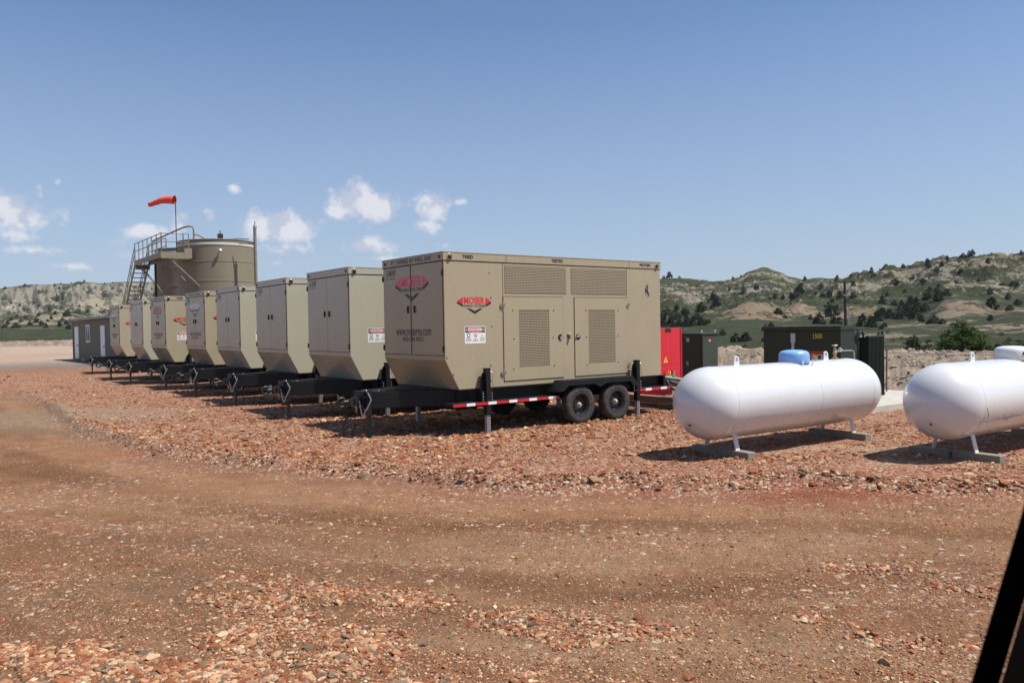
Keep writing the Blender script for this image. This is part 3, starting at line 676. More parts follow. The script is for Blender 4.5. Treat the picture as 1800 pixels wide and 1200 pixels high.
def m_tongue():
    mb = MB(); yc = W_/2
    for sg in (-1, 1):
        a = (.75, yc+sg*(yc-.13), .60); b = (-1.12, yc+sg*.17, .60); mb.beam(a, b, .09, .31)
    mb.box((-1.02,yc-.26,.756), (-.55,yc+.26,.768)); mb.box((-1.20,yc-.20,.44), (-1.13,yc+.20,.77))
    mb.prism([(-.55,-.27),(.30,-.9),(.30,.9),(-.55,.27)], (0,yc,.7565), (1,0,0), (0,1,0), (0,0,.010)); return mb.mesh('tongue', BLACK)
def m_coupler():
    mb = MB(); yc = W_/2; mb.box((-1.32,yc-.09,.50), (-1.20,yc+.09,.66)); mb.tube([(-1.42,yc,.575),(-1.52,yc,.575)], .045, 10)
    pts = [(-1.56+.085*math.cos(t),yc,.575+.085*math.sin(t)) for t in np.linspace(0, 2*math.pi, 17)]; mb.tube(pts, .026, 8, caps=False); mb.box((-1.42,yc-.06,.52), (-1.31,yc+.06,.63)); return mb.mesh('coupler', BLACK2)
def m_chain(k_):
    mb = MB(); yc = W_/2
    def ch(p0, p1, sag, n=16):
        for i in range(n):
            t = (i+.5)/n; p = Vector(p0).lerp(Vector(p1), t); p.z -= sag*4*t*(1-t)
            t2 = (i+.9)/n; q = Vector(p0).lerp(Vector(p1), t2); q.z -= sag*4*t2*(1-t2); d = (q-p).normalized()*.028; o = Vector((0, .012, 0)) if i % 2 else Vector((.006, 0, .012))
            mb.tube([p-d+o, p+d+o, p+d-o, p-d-o, p-d+o], .0055, 5)
    if k_ == 0: ch((-1.14,yc-.2,.62), (-1.24,yc-.10,.60), .30)
    elif k_ == 1: ch((-1.14,yc+.2,.62), (-1.24,yc+.06,.58), .24)
    else: ch((-.9,yc-.24,.775), (-1.16,yc-.21,.66), .05, 9)
    return mb.mesh('safety_chain', CHROME)
def m_cable():
    mb = MB(); yc = W_/2; pts = []
    for k in range(22):
        t = k/21; pts.append((-1.05-.10*math.sin(t*3.1), yc-.22-.06*math.sin(t*6.3), .74-.70*math.sin(t*math.pi)*(.62)))
    mb.tube(pts, .011, 6); mb.tube([(-1.14,yc-.05,.77),(-1.18,yc-.28,.80),(-1.12,yc-.35,.62),(-1.2,yc-.30,.42)], .012, 6); return mb.mesh('light_cable', GALV)
def m_tjack():
    mb = MB(); yc = W_/2
    mb.box((-1.17,yc-.31,.30), (-1.09,yc-.23,.80)); mb.box((-1.158,yc-.298,G+.02), (-1.102,yc-.242,.30)); mb.box((-1.20,yc-.34,G-.01), (-1.06,yc-.20,G+.02)); return mb.mesh('tongue_jack', BLACK)
def m_leg(z0=G):
    mb = MB(); mb.box((-.05,-.055,.25), (.05,.055,1.14)); mb.box((-.14,-.02,.44), (.12,.09,.72)); mb.prism([(-.05,.45),(-.13,.5),(-.13,.90),(-.09,1.05),(-.05,1.08)], (0,.03,0), (1,0,0), (0,0,1), (0,.02,0))
    mb.box((-.056,-.061,1.14), (.056,.061,1.155)); m_legb(mb); return mb.mesh('jack_post', [BLACK, CHROME])
def m_lega():
    mb = MB(); mb.box((-.038,-.042,G), (.038,.042,.25))
    for k in range(6): mb.box((-.010,-.0445,G+.06+k*.055), (.010,-.0421,G+.085+k*.055), 1)
    mb.tube([(-.065,0,.10),(.065,0,.10)], .011, 8); return mb.mesh('inner_leg', [GALV, BLACK2])
def m_legb(mb):
    for zz in (.49, .55, .61, .67):
        for xx in (-.115, .095): mb.lathe([(0,0),(.013,0),(.013,.014),(0,.014)], (xx,-.021,zz), (0,-1,0), 8, 1)
    mb.tube([(.06,-.02,1.10),(.085,-.05,1.08),(.10,-.05,.86),(.13,-.05,.80)], .009, 6, 1)
def m_board(x0, x1):
    mb = MB(); mb.box((x0,-.20,.455), (x1,.10,.515)); return mb.mesh('running_board', BLACK)
def m_tape(x0, x1):
    mb = MB(); xx = x0+.004; k = 0
    while xx < x1-.01:
        w = .30 if k % 2 == 0 else .20; q = min(xx+w, x1-.004); mb.box((xx,-.2035,.458), (q-.004,-.2008,.512), k % 2); xx += w; k += 1
    return mb.mesh('reflective_tape', [REDT, WHT])
def m_fender():
    mb = MB(); P = [(2.50,.60),(2.66,.82),(4.66,.82),(4.88,.60)]; Q = [(2.53,.60),(2.675,.80),(4.645,.80),(4.85,.60)]
    for i in range(3): mb.prism([P[i],P[i+1],Q[i+1],Q[i]], (0,-.30,0), (1,0,0), (0,0,1), (0,.34,0))
    mb.prism([(2.50,.60),(2.66,.82),(4.66,.82),(4.88,.60),(4.70,.60),(4.58,.71),(3.86,.71),(3.695,.63),(3.53,.71),(2.80,.71),(2.66,.60)], (0,-.304,0), (1,0,0), (0,0,1), (0,.006,0)); return mb.mesh('fender', BLACK)
def m_tyre():
    R = .405; pr = [(.24,-.10),(.30,-.112),(.355,-.112),(.385,-.095),(.402,-.075),(R,-.05),(R,-.034),(R-.010,-.032),(R-.010,-.026),(R,-.024),(R+.002,0),(R,.024),(R-.010,.026),(R-.010,.032),(R,.034),(R,.05),(.402,.075),(.385,.095),(.355,.112),(.30,.112),(.24,.10)]
    return MB().lathe(pr, (0,0,0), (0,1,0), 48).mesh('tyre', RUBBER)
def m_rim():
    mb = MB(); mb.lathe([(.243,-.104),(.232,-.104),(.222,-.085),(.205,-.03),(.195,.035),(.16,.052),(.11,.03),(.085,.025),(0,.025)], (0,0,0), (0,1,0), 40); mb.lathe([(.222,.0),(.243,.10)], (0,0,0), (0,1,0), 40); return mb.mesh('rim', RIM)
def m_hub():
    mb = MB(); mb.lathe([(.062,.026),(.058,-.03),(.050,-.045),(.038,-.05),(.036,-.085),(.028,-.095),(.0,-.095)], (0,0,0), (0,1,0), 20)
    for k in range(8):
        t = k*math.pi/4; mb.lathe([(.014,.026),(.014,.0),(.008,-.008),(0,-.008)], (.09*math.cos(t),0,.09*math.sin(t)), (0,1,0), 6)
    return mb.mesh('hub', CHROME)
def m_refl(ax):
    mb = MB(); mb.lathe([(.05,0),(.05,.012),(.042,.030),(.022,.042),(0,.045)], (0,0,0), ax, 16); return mb.mesh('marker_light', AMB)
def m_reflb(ax):
    mb = MB(); mb.lathe([(.062,0),(.062,.010),(.052,.014),(.05,.008)], (0,0,0), ax, 16); return mb.mesh('marker_bezel', CHROME)
def m_backing(x0, x1, z0, z1):
    mb = MB(); mb.box((x0,-.0040,z0), (x1,-.0008,z1)); return mb.mesh('grille_core', CORE)
def m_plate(x0, x1, z0, z1, yy):
    mb = MB(); mb.add([(x0,yy,z0),(x1,yy,z0),(x1,yy,z1),(x0,yy,z1)], [(0,1,2,3)]); return mb.mesh('slotted_grille', PERF)
def m_sdoor(x0, x1, px0, px1):       # side door: sheet with an opening for the slotted panel
    mb = MB(); z0, z1, a, b = .875, 2.535, 1.12, 2.275; y0, y1 = -.016, -.0055
    mb.box((x0,y0,z0), (px0,y1,z1)); mb.box((px1,y0,z0), (x1,y1,z1)); mb.box((px0,y0,z0), (px1,y1,a)); mb.box((px0,y0,b), (px1,y1,z1)); return mb.mesh('side_door', TAN)
def m_sdseam(x0, x1):
    mb = MB(); mb.box((x0-.012,-.0050,.862), (x1+.012,-.0008,2.547)); return mb.mesh('seam', SEAM)
def m_latch():
    mb = MB(); mb.lathe([(.062,0),(.062,.008),(.05,.012),(.045,.004),(0,.004)], (0,0,0), (0,-1,0), 20, 0); mb.box((-.03,-.022,-.05), (.03,-.005,.005), 1); mb.box((-.02,-.03,-.012), (.075,-.016,.012), 1); return mb.mesh('latch', [BLACK2, GALV])
def m_lock():
    mb = MB(); mb.box((-.05,-.02,.02), (.05,-.001,.045), 0); mb.box((-.02,-.06,-.07), (.02,-.02,-.01), 1); mb.tube([(-.012,-.04,-.01),(-.012,-.04,.03),(.012,-.04,.03),(.012,-.04,-.01)], .005, 6, 0); mb.box((-.03,-.03,-.02), (.03,-.001,.02), 1); return mb.mesh('padlock', [CHROME, RUST])
RIV = [(a,-.017,b) for a, b in [(1.60,2.27),(2.66,2.27),(1.62,1.70),(2.64,1.70),(1.60,1.10),(2.66,1.13),(3.56,2.27),(4.52,2.27),(3.57,1.70),(4.5,1.70),(3.57,1.10),(4.50,1.12)]]+[(a,-.001,b) for a, b in [(1.05,3.0),(1.08,2.52),(1.09,1.96),(1.05,1.2),(1.05,.9),(.04,1.38),(.18,1.06),(.28,.80)]]
def danger(d, x0, y0, x1, y1):
    w = x1-x0; h = y1-y0; X = lambda a: x0+a*w; Y = lambda b: y0+b*h
    d.rect(x0, y0, x1, y1, 0, .0012); d.rect(X(.03), Y(.63), X(.97), Y(.96), 1, .0022); d.disc(X(.5), Y(.80), w*.45, h*.14, 0, .0030); d.disc(X(.5), Y(.80), w*.43, h*.118, 2, .0038)
    d.text('DANGER', X(.16), Y(.73), X(.84), Y(.875), 0, .0046, .03)
    d.ring(X(.18), Y(.47), w*.085, h*.12, w*.03, 1, .0022); d.disc(X(.18), Y(.47), w*.045, h*.075, 3, .0024)
    d.ring(X(.51), Y(.46), w*.085, h*.12, w*.014, 2, .0022); d.rect(X(.46), Y(.445), X(.56), Y(.47), 1, .0024); d.poly([(X(.455),Y(.51)),(X(.47),Y(.54)),(X(.57),Y(.42)),(X(.555),Y(.39))], 2, .0030)
    d.poly([(X(.84),Y(.58)),(X(.77),Y(.37)),(X(.91),Y(.37))], 4, .0022); d.poly([(X(.84),Y(.54)),(X(.79),Y(.39)),(X(.89),Y(.39))], 0, .0026); d.rect(X(.832), Y(.41), X(.848), Y(.49), 1, .0032)
    for i, t in enumerate(('HEARING', 'PROTECTION', 'REQUIRED')): d.text(t, X(.06), Y(.27-.075*i), X(.30), Y(.32-.075*i), 1, .0022, .01)
    d.text('NO', X(.46), Y(.24), X(.55), Y(.30), 1, .0022, .02); d.text('SMOKING', X(.38), Y(.13), X(.64), Y(.20), 1, .0022, .02)
    for i, t in enumerate(('THIS UNIT', 'MAY START', 'AT ANY TIME')): d.text(t, X(.72), Y(.27-.075*i), X(.95), Y(.32-.075*i), 1, .0022, .01)

def end_decal(off=.0145): return Decal((-off,0,0), (0,-1,0), (0,0,1), (-1,0,0))      # x runs along -y
def side_decal(off=.0): return Decal((0,-off,0), (1,0,0), (0,0,1), (0,-1,0))

def trailer(i, pos, label, paint, number, endlogo=None, sidelogo=False, header=False, site=False, sign=None, full=False, light=None, panel=False):
    t = thing('generator_trailer', label, 'generator trailer', (pos[0], pos[1], 0), A37, 'generator trailers parked side by side')
    bo = part('body', 'body', m_body, t, bevel=.012, paint=paint)
    hd = part('header', 'header', m_header, t, paint=paint, bevel=.003)
    part('header_seam', 'hs', m_headseam, hd)
    yc = W_/2
    for k, (a, b) in enumerate(((.035, yc-.045), (yc+.045, W_-.035)) if full else ((.035, yc-.006), (yc+.006, W_-.035))):
        d = part('door', ('door', k, full), lambda a=a, b=b: m_door(a, b), t, paint=paint, bevel=.003)
        part('seam', ('dseam', k, full), lambda a=a, b=b: m_dseam(a, b), d)
        h = part('handle', 'handle', m_handle, d); h.location = (-.001, yc+(.13 if k else -.13), 2.32); h.scale = (1, .72, .85)
        for zz in (1.55, 2.98):
            q = part('hinge', 'hinge', m_hinge, d); q.location = (-.018, W_-.02 if k else .02, zz)
    part('chassis', 'frame', m_frame, t); part('tongue', 'tongue', m_tongue, t, bevel=.004)
    part('coupler', 'coupler', m_coupler, t, smooth=40); [part('safety_chain', ('chain', k_), lambda k_=k_: m_chain(k_), t) for k_ in range(3)]; part('light_cable', 'cable', m_cable, t, smooth=60)
    part('tongue_jack', 'tjack', m_tjack, t)
    for (xx, yy, sg) in ((.86,-.13,1),(4.93,-.16,1),(.86,W_+.13,-1),(4.93,W_+.16,-1)):
        j = part('jack_post', 'leg', m_leg, t, bevel=.004); j.location = (xx, yy, 0); j.rotation_euler = (0, 0, 0 if sg > 0 else math.pi)
        part('inner_leg', 'lega', m_lega, j)
    for (a, b) in ((0.03, 2.62), (4.86, 5.98)):
        rb = part('running_board', ('rb', a), lambda a=a, b=b: m_board(a, b), t); part('reflective_tape', ('tape', a), lambda a=a, b=b: m_tape(a, b), rb)
    part('fender', 'fender', m_fender, t); f2 = part('fender', 'fender', m_fender, t); f2.location = (7.38, W_, 0); f2.rotation_euler = (0, 0, math.pi)
    for xx in (3.17, 4.22):
        for yy, rz in ((-.155, 0), (W_+.155, math.pi)):
            wl = bpy.data.objects.new('wheel', None); COL.objects.link(wl); wl.parent = t; wl.location = (xx, yy, .285); wl.rotation_euler = (0, 0, rz)
            part('tyre', 'tyre', m_tyre, wl, smooth=35); part('rim', 'rim', m_rim, wl, smooth=40); part('hub', 'hub', m_hub, wl, smooth=30)
    for (p, ax, k) in (((.13,-.0125,3.285),(0,-1,0),'s'), ((5.78,-.0125,3.285),(0,-1,0),'s')):
        q = part('marker_light', ('ml', k), lambda ax=ax: m_refl(ax), t, smooth=50, paint=light); q.location = p
        part('marker_bezel', ('mlb', k), lambda ax=ax: m_reflb(ax), q)
    for yy in (.12, W_-.12):
        q = part('marker_light', ('ml', 'e'), lambda: m_refl((-1,0,0)), t, smooth=50); q.location = (-.0125, yy, 3.285); q.scale = (.6, .6, .6)
    # lettering
    d = end_decal(); d.text(number, -2.22, 3.02, -1.82, 3.16, 0, .001, .03); d.rect(-2.21, 2.965, -2.15, 2.99, 0); d.rect(-2.09, 2.965, -1.86, 2.985, 0); d.obj('unit_number', [DGRY], t)
    if endlogo:
        d = end_decal(); logo(d, -1.84, -.53, 2.99, 2.47, 0, 1, 0); d.obj('logo', [endlogo, DBLK], t)
    if header:
        d = end_decal(.0125); d.text('P', -2.0, 3.245, -1.91, 3.335, 0, .001, .03); d.disc(-1.84, 3.287, .05, .052, 1); d.poly([(-1.86,3.25),(-1.82,3.25),(-1.815,3.29),(-1.83,3.32),(-1.855,3.29)], 2, .002); d.text('WERED BY WELL GAS', -1.76, 3.245, -.42, 3.335, 0, .001, .03); d.obj('lettering', [DBLK, DGRN, pmat('flame_teal', (.25,.6,.45), .4)], t)
        d = side_decal(.0125); d.text('TRIED', .41, 3.255, .67, 3.325, 0, .001, .045); d.obj('lettering', [DBLK], t)
        if full:
            d = side_decal(.0125); d.text('TESTED', 2.62, 3.255, 2.94, 3.325, 0, .001, .045); d.obj('lettering', [DBLK], t); d = side_decal(.0125); d.text('PROVEN', 5.22, 3.255, 5.57, 3.325, 0, .001, .045); d.obj('lettering', [DBLK], t)
    if site:
        d = end_decal(); d.text('www.moseres.com', -1.84, 1.80, -.46, 1.925, 0, .001, .015); d.obj('web_address', [DBLK], t); d = end_decal(); d.text('800.504.9833', -1.56, 1.685, -.76, 1.775, 0, .001, .02); d.obj('phone_number', [DBLK], t)
    if sidelogo:
        d = side_decal(.0005); logo(d, .29, 1.08, 2.535, 2.20, 0, 1, 0); d.obj('logo', [RED, DBLK], t)
    if panel:
        d = side_decal(.0005); d.rect(.33, 1.86, .78, 2.48, 0); d.obj('white_notice', [DWHT], t)
    if sign:
        x0 = sign; d = side_decal(.0005); danger(d, x0, 1.635, x0+.485, 1.965); d.obj('danger_sign', [DWHT, DBLK, pmat('sign_red', (.5,.03,.06), .4), DLIL, GREYD], t)
    if full:
        for k, (x0, x1, a, b) in enumerate(((1.37, 2.92, 1.745, 2.53), (3.24, 4.81, 3.63, 4.42))):
            sd = part('side_door', ('sd', k), lambda: m_sdoor(x0, x1, a, b), t, paint=paint); part('seam', ('sds', k), lambda: m_sdseam(x0, x1), sd)
            gr = part('slotted_grille', ('sg', k), lambda: m_plate(a, b, 1.12, 2.275, -.013), sd)
            mbk = MB(); mbk.box((a,-.0066,1.12), (b,-.0056,2.275)); obj('grille_core', mbk, CORE, gr)
            la = part('latch', 'latch', m_latch, sd, smooth=40); la.location = (2.83 if k == 0 else 3.33, -.0165, 1.71); la.rotation_euler = (0, rad(-25) if k == 0 else rad(180), 0)
            for zz in (1.03, 2.36):
                hx = x0-.02 if k == 0 else x1+.02; mb = MB(); mb.box((hx-.055,-.026,zz-.035), (hx+.0,-.001,zz+.02)); mb.box((hx-.0,-.030,zz+.0), (hx+.055,-.0165,zz+.05)); mb.tube([(hx,-.026,zz-.05),(hx,-.026,zz+.07)], .010, 6); obj('hinge', mb, STEELP, sd)
        for k, (a, b) in enumerate(((1.42, 3.02), (3.16, 4.79))):
            pl = part('slotted_grille', ('ug', k), lambda: m_plate(a, b, 2.61, 3.155, -.0065), t); part('grille_core', ('ugc', k), lambda: m_backing(a, b, 2.61, 3.155), pl)
        mb = MB()
        for xx in (1.37, 4.81): obj('panel_seam', MB().box((xx-.006,-.003,2.56), (xx+.004,-.0008,3.20)), SEAM, t)
        lo = part('padlock', 'lock', m_lock, t); lo.location = (3.08, -.0005, 1.74); [obj('rivet', MB().lathe([(.012,0),(.012,.008),(0,.010)], q_, (0,-1,0), 8), SEAM, t) for q_ in RIV]
        # bucking horse and rider emblem
        d = side_decal(.0005); S = .0083; ox, oy = 5.31, 2.855
        def pp(pts): return [(ox+(a-17)*S*1.45+17*S, oy-b*S) for a, b in pts]
        d.poly(pp([(17,1),(20,1),(21,4),(18,6),(16,4)])); d.poly(pp([(18,7),(21,6),(22,8),(20,10),(20,16),(17,16),(17,10)])); d.poly(pp([(16,4),(17,9),(18,11),(16.5,11),(15.2,6)])); d.poly(pp([(12.5,10),(15,10),(15.3,13),(15,15),(12,15)]))
        d.poly(pp([(12,14),(15,14),(18,15),(20,16),(22,22),(24,27),(24,31),(21,34),(18,35),(21,31),(21,28),(19,25),(16,21),(14,19),(13,17)])); d.poly(pp([(13,15),(15,18),(15,22),(15,27),(17,31),(14,28),(12.5,24),(13,19)])); d.poly(pp([(18,24),(19.5,25),(19,31),(18.2,31)]))
        d.obj('emblem', [DBLK], t)
    return t

TP = [(-1.26,14.915),(-3.71,18.24),(-6.09,21.59),(-8.50,24.93),(-10.76,27.94),(-13.59,31.27),(-15.90,34.32),(-19.76,40.11)]
trailer(1, TP[0], 'nearest tan generator trailer with slotted side grilles, tandem wheels and red MOSER logos', TAN, '2-MAP', PINK, True, True, True, .45, True)
trailer(2, TP[1], 'plain pale tan trailer directly behind the nearest one, full DANGER sign on its side', TANB, '2-240', sign=.45)
trailer(3, TP[2], 'plain pale tan trailer with a bare side, third from the right', TANB, '2-270')
trailer(4, TP[3], 'pale tan trailer with half a DANGER sign and no door logo', TANB, '2-260', sign=.48)
trailer(5, TP[4], 'tan trailer with white door logo and only a red arrow tip on its side', TANC, '2-180', DLIL, True, True, True, .42)
trailer(6, TP[5], 'tan trailer with faded red door logo and cut off MOSER lettering', TANC, '2-150', DRUST, True, True, True, .42)
trailer(7, TP[6], 'plain pale trailer with a white sign strip, second from the hut', TANB, '2-110', panel=True)
trailer(8, TP[7], 'farthest tan trailer right beside the olive hut, pale round logo on its doors', TANC, '2-100', DLIL, True, False, True)

# ---------------------------------------------------------------- propane tanks
def capsule(r, L, n=56, k=14):
    mb = MB(); pr = [(r*math.sin(t), r-r*math.cos(t)) for t in np.linspace(0, math.pi/2, k)]
    pr += [(r*math.cos(t), L-r+r*math.sin(t)) for t in np.linspace(0, math.pi/2, k)]
    mb.lathe(pr, (0,0,0), (1,0,0), n); return mb
def propane(x0, y0, zc, r, L, az, label, dome, capname, zg, extras):
    DC = L*.562 if extras else L*.54
    t = thing('propane_tank', label, 'propane tank', (x0, y0, zg), math.pi/2-az, 'white propane tanks'); Z = zc-zg
    sh = obj('shell', capsule(r, L), WHITEP, t, smooth=60); sh.location = (0, 0, Z)
    for xx in (r+.03, L*.56, L-r-.03):
        mb = MB(); mb.lathe([(r-.001,-.014),(r+.0035,-.007),(r+.0035,.007),(r-.001,.014)], (xx,0,Z), (1,0,0), 56); obj('weld_seam', mb, WHITEP, t, smooth=60)
    for xx in ((r+.62 if extras else r+.78), L-r-.62):                                # lifting lugs
        mb = MB(); a = [(.05*math.cos(q)*1.0, .085+.06*math.sin(q)) for q in np.linspace(-.2, math.pi+.2, 14)]; b = [(.024*math.cos(q), .085+.034*math.sin(q)) for q in np.linspace(0, 2*math.pi, 15)[:-1]]
        n1_ = 18; o1 = [(.055*math.cos(q), .085+.062*math.sin(q)) if math.sin(q) > -.3 else (.062*math.cos(q)*1.2, -.02) for q in np.linspace(0, 2*math.pi, n1_+1)[:-1]]
        i1 = [(.026*math.cos(q), .09+.036*math.sin(q)) for q in np.linspace(0, 2*math.pi, n1_+1)[:-1]]
        for sgn in (0, 1):
            yy = -.012 if sgn == 0 else .012
            vs = [(xx+p[0], yy, Z+r+p[1]) for p in o1+i1]; fs = [(i, (i+1) % n1_, n1_+(i+1) % n1_, n1_+i) for i in range(n1_)]
            if sgn: fs = [f[::-1] for f in fs]
            mb.add(vs, fs)
        o_ = 0
        for i in range(n1_):
            j = (i+1) % n1_; mb.f.append((i, 2*n1_+i, 2*n1_+j, j)); mb.mi.append(0); mb.f.append((n1_+j, 3*n1_+j, 3*n1_+i, n1_+i)); mb.mi.append(0)
        obj('lifting_lug', mb, WHITE2, t)
    dm = obj('valve_dome', MB().lathe([(.245,-.03),(.25,0),(.247,.11),(.235,.15),(.20,.178),(.12,.195),(0,.20)], (DC,0,Z+r-.0), (0,0,1), 36), dome, t, smooth=60)
    obj('vent_hole', MB().lathe([(0,0),(.030,0),(.030,.004),(0,.004)], (DC+.20*(-.1 if extras else .55), -.2465 if not extras else -.245, Z+r+.085) if False else (DC+(.20 if extras else -.10), -math.sqrt(.2495**2-(.20 if extras else .10)**2)-.001, Z+r+(.055 if extras else .085)), (.8 if extras else -.4, -.6 if extras else -.92, 0), 16), DBLK, dm)
    for xx in (-.12, .14): obj('dome_bracket', MB().box((DC+xx-.012,-.262,Z+r-.06), (DC+xx+.012,-.252,Z+r+.03)), WHITE2, dm)
    if extras:
        obj('filler_cap', MB().lathe([(.055,-.02),(.055,.03),(.04,.035),(.04,.06),(.045,.065),(.045,.085),(0,.09)], (DC+.55,0,Z+r), (0,0,1), 18), [BRASS], t, smooth=40)
        vx = L-r-.35; v = obj('valve', MB().lathe([(.055,-.02),(.055,.03),(.025,.035),(.028,.09),(.04,.10),(.04,.125),(.026,.135),(.022,.18),(.03,.19),(.016,.20),(.016,.235)], (vx,0,Z+r), (0,0,1), 16), BRASS, t, smooth=40)
        obj('hand_wheel', MB().lathe([(0,0),(.05,0),(.055,.008),(.05,.016),(0,.016)], (vx,0,Z+r+.235), (0,0,1), 16), CHROME, v, smooth=40)
        obj('gas_pipe', MB().tube([(vx,0,Z+r+.145),(vx+.10,0,Z+r+.145),(vx+.20,0,Z+r+.14),(vx+.50,-.01,Z+r+.135),(vx+.56,-.01,Z+r+.12),(vx+.57,-.01,Z+r+.03),(vx+.57,-.01,Z+r-.45)], .0095, 8), GALV, v, smooth=60)
        obj('regulator', MB().lathe([(.02,-.03),(.045,-.015),(.045,.01),(.02,.03),(.02,.05)], (vx+.16,0,Z+r+.15), (0,.3,1), 14), GALV, v, smooth=40)
    for xx in (r+.26, L-r-.28):
        for sg in (-1, 1):
            mb = MB(); a = math.asin(min(.99, .28/r)); zz = Z-math.sqrt(r*r-.28*.28)+.02
            mb.beam((xx, sg*.26, zz), (xx, sg*.33, .135), .010, .075, up=(0, 1, 0)) if False else mb.hexa([(xx-.045,sg*.315-.008,.115),(xx+.045,sg*.315-.008,.115),(xx+.045,sg*.315+.008,.115),(xx-.045,sg*.315+.008,.115),(xx-.045,sg*.25-.008,zz),(xx+.045,sg*.25-.008,zz),(xx+.045,sg*.25+.008,zz),(xx-.045,sg*.25+.008,zz)])
            obj('leg', mb, WHITE2, t)
    obj('data_plate', MB().box((.30,-.0,0), (.36,.004,.03)), DGRY, t).location = (-.27, -.06, Z-.31)
    if not extras:
        mb = MB(); rg = random.Random(4)
        def sc_(a0, ang, L0, dz, w=.006):
            pts = []
            for k in range(9):
                tt = k/8; xx = a0+L0*tt; th = ang+dz*tt+rg.uniform(-.012, .012); pts.append((xx, -(r+.001)*math.cos(th), Z-(r+.001)*math.sin(th)))
            mb.tube(pts, w, 4)
        sc_(.62, .50, .9, -.04, .0028); sc_(.95, .42, .42, .12, .003); sc_(1.15, .33, .25, .22, .0026); sc_(.62, .10, .12, .28, .0025); sc_(1.35, .36, .4, .10, .003); sc_(1.2, .47, .8, -.02, .0024); sc_(.55, .55, .08, -.2, .0022)
        obj('scratch', mb, DGRY, t)
    return t
PT1 = (2.56, 11.906, .718, .56, 4.69, .975); PT2 = (5.869, 11.337, .744, .56, 4.8, .982)
propane(*PT1, 'white propane tank with the blue valve dome, in front of the dark green transformer', BLUE, 'blue', G, True)
propane(*PT2, 'white scratched propane tank with a white valve dome, cut off by the right edge', WHITE2, 'white', G, False)
def block(P, along, y0, y1, zg, label):
    a_ = math.pi/2-P[5]; zg = max(hz(P[0]+along*math.cos(a_), P[1]+along*math.sin(a_))-.015, zg)
    x0, yb, zc, r, L, az = P; rz = math.pi/2-az; c, s = math.cos(rz), math.sin(rz)
    t = MB(); t.box((-.085, y0, 0), (.085, y1, .12)); o = obj('concrete_block', t, WOODB, None, bevel=.012); o.location = (x0+along*c, yb+along*s, zg); o.rotation_euler = (0, 0, rz); tag(o, label, 'block', 'blocks under the propane tanks')
block(PT1, .56+.26, -.58, .55, G, 'grey block under the near end of the tank with the blue dome')
block(PT1, 4.69-.56-.28, -.58, .55, G, 'grey block under the far end of the tank with the blue dome')
block(PT2, .56+.28, -.66, .02, G, 'front grey block of the pair under the scratched tank')
block(PT2, .56+.24, .04, .66, G, 'rear grey block of the pair under the scratched tank')
block(PT2, 4.8-.56-.28, -.62, .6, G, 'grey block under the hidden far end of the scratched tank')

# ---------------------------------------------------------------- big storage tanks and steelwork
def storage(u, w, label, vents, light):
    p = from_uw(u, w, G); t = thing('storage_tank', label, 'storage tank', p, A37, 'olive storage tanks'); R = 2.45; Ht = 7.93
    obj('shell', MB().lathe([(R,0),(R,Ht-.02)], n=72), TANKP, t, smooth=50)
    obj('roof', MB().lathe([(R+.03,Ht-.02),(R+.04,Ht),(R-.1,Ht+.04),(R*.5,Ht+.18),(0,Ht+.30)], n=72), TANKP, t, smooth=30)
    for zz in (2.8, 4.05, 5.3, 6.55): obj('ring_seam', MB().lathe([(R-.005,zz-.03),(R+.018,zz-.02),(R+.018,zz+.02),(R-.005,zz+.03)], n=72), STEELP, t, smooth=40)
    obj('rim_band', MB().lathe([(R-.005,Ht-.36),(R+.03,Ht-.34),(R+.03,Ht-.23),(R-.005,Ht-.21)], n=72), BAND, t, smooth=40)
    if vents:
        v = obj('vent', MB().box((.1,-.16,Ht+.1), (.38,.16,Ht+.62)), BLACK2, t); obj('vent_pipe', MB().tube([(.24,0,Ht+.6),(.24,0,Ht+.85)], .03, 8), BLACK2, v)
        obj('relief_line', MB().tube([(.3,-.1,Ht+.25),(1.0,-1.1,Ht+.22),(1.5,-1.9,Ht+.15)], .035, 8), STEELP, t)
    if light:
        a = Vector((-.55, -2.39, 7.2)); l = obj('flood_light', MB().lathe([(0,.10),(.07,.085),(.11,.02),(.11,-.03),(.04,-.05),(0,-.05)], a+Vector((-.03,-.22,0)), (0,0,1), 18), WHITE2, t, smooth=50); obj('bracket', MB().tube([a, a+Vector((-.03,-.22,0))], .03, 8), STEELP, l)
    return t
storage(8.35, 41.4, 'larger looking olive tan storage tank beside the tall vent stack', True, True)
storage(8.4, 47.6, 'olive tan storage tank behind the steel stairs, half hidden by the other tank', False, False)
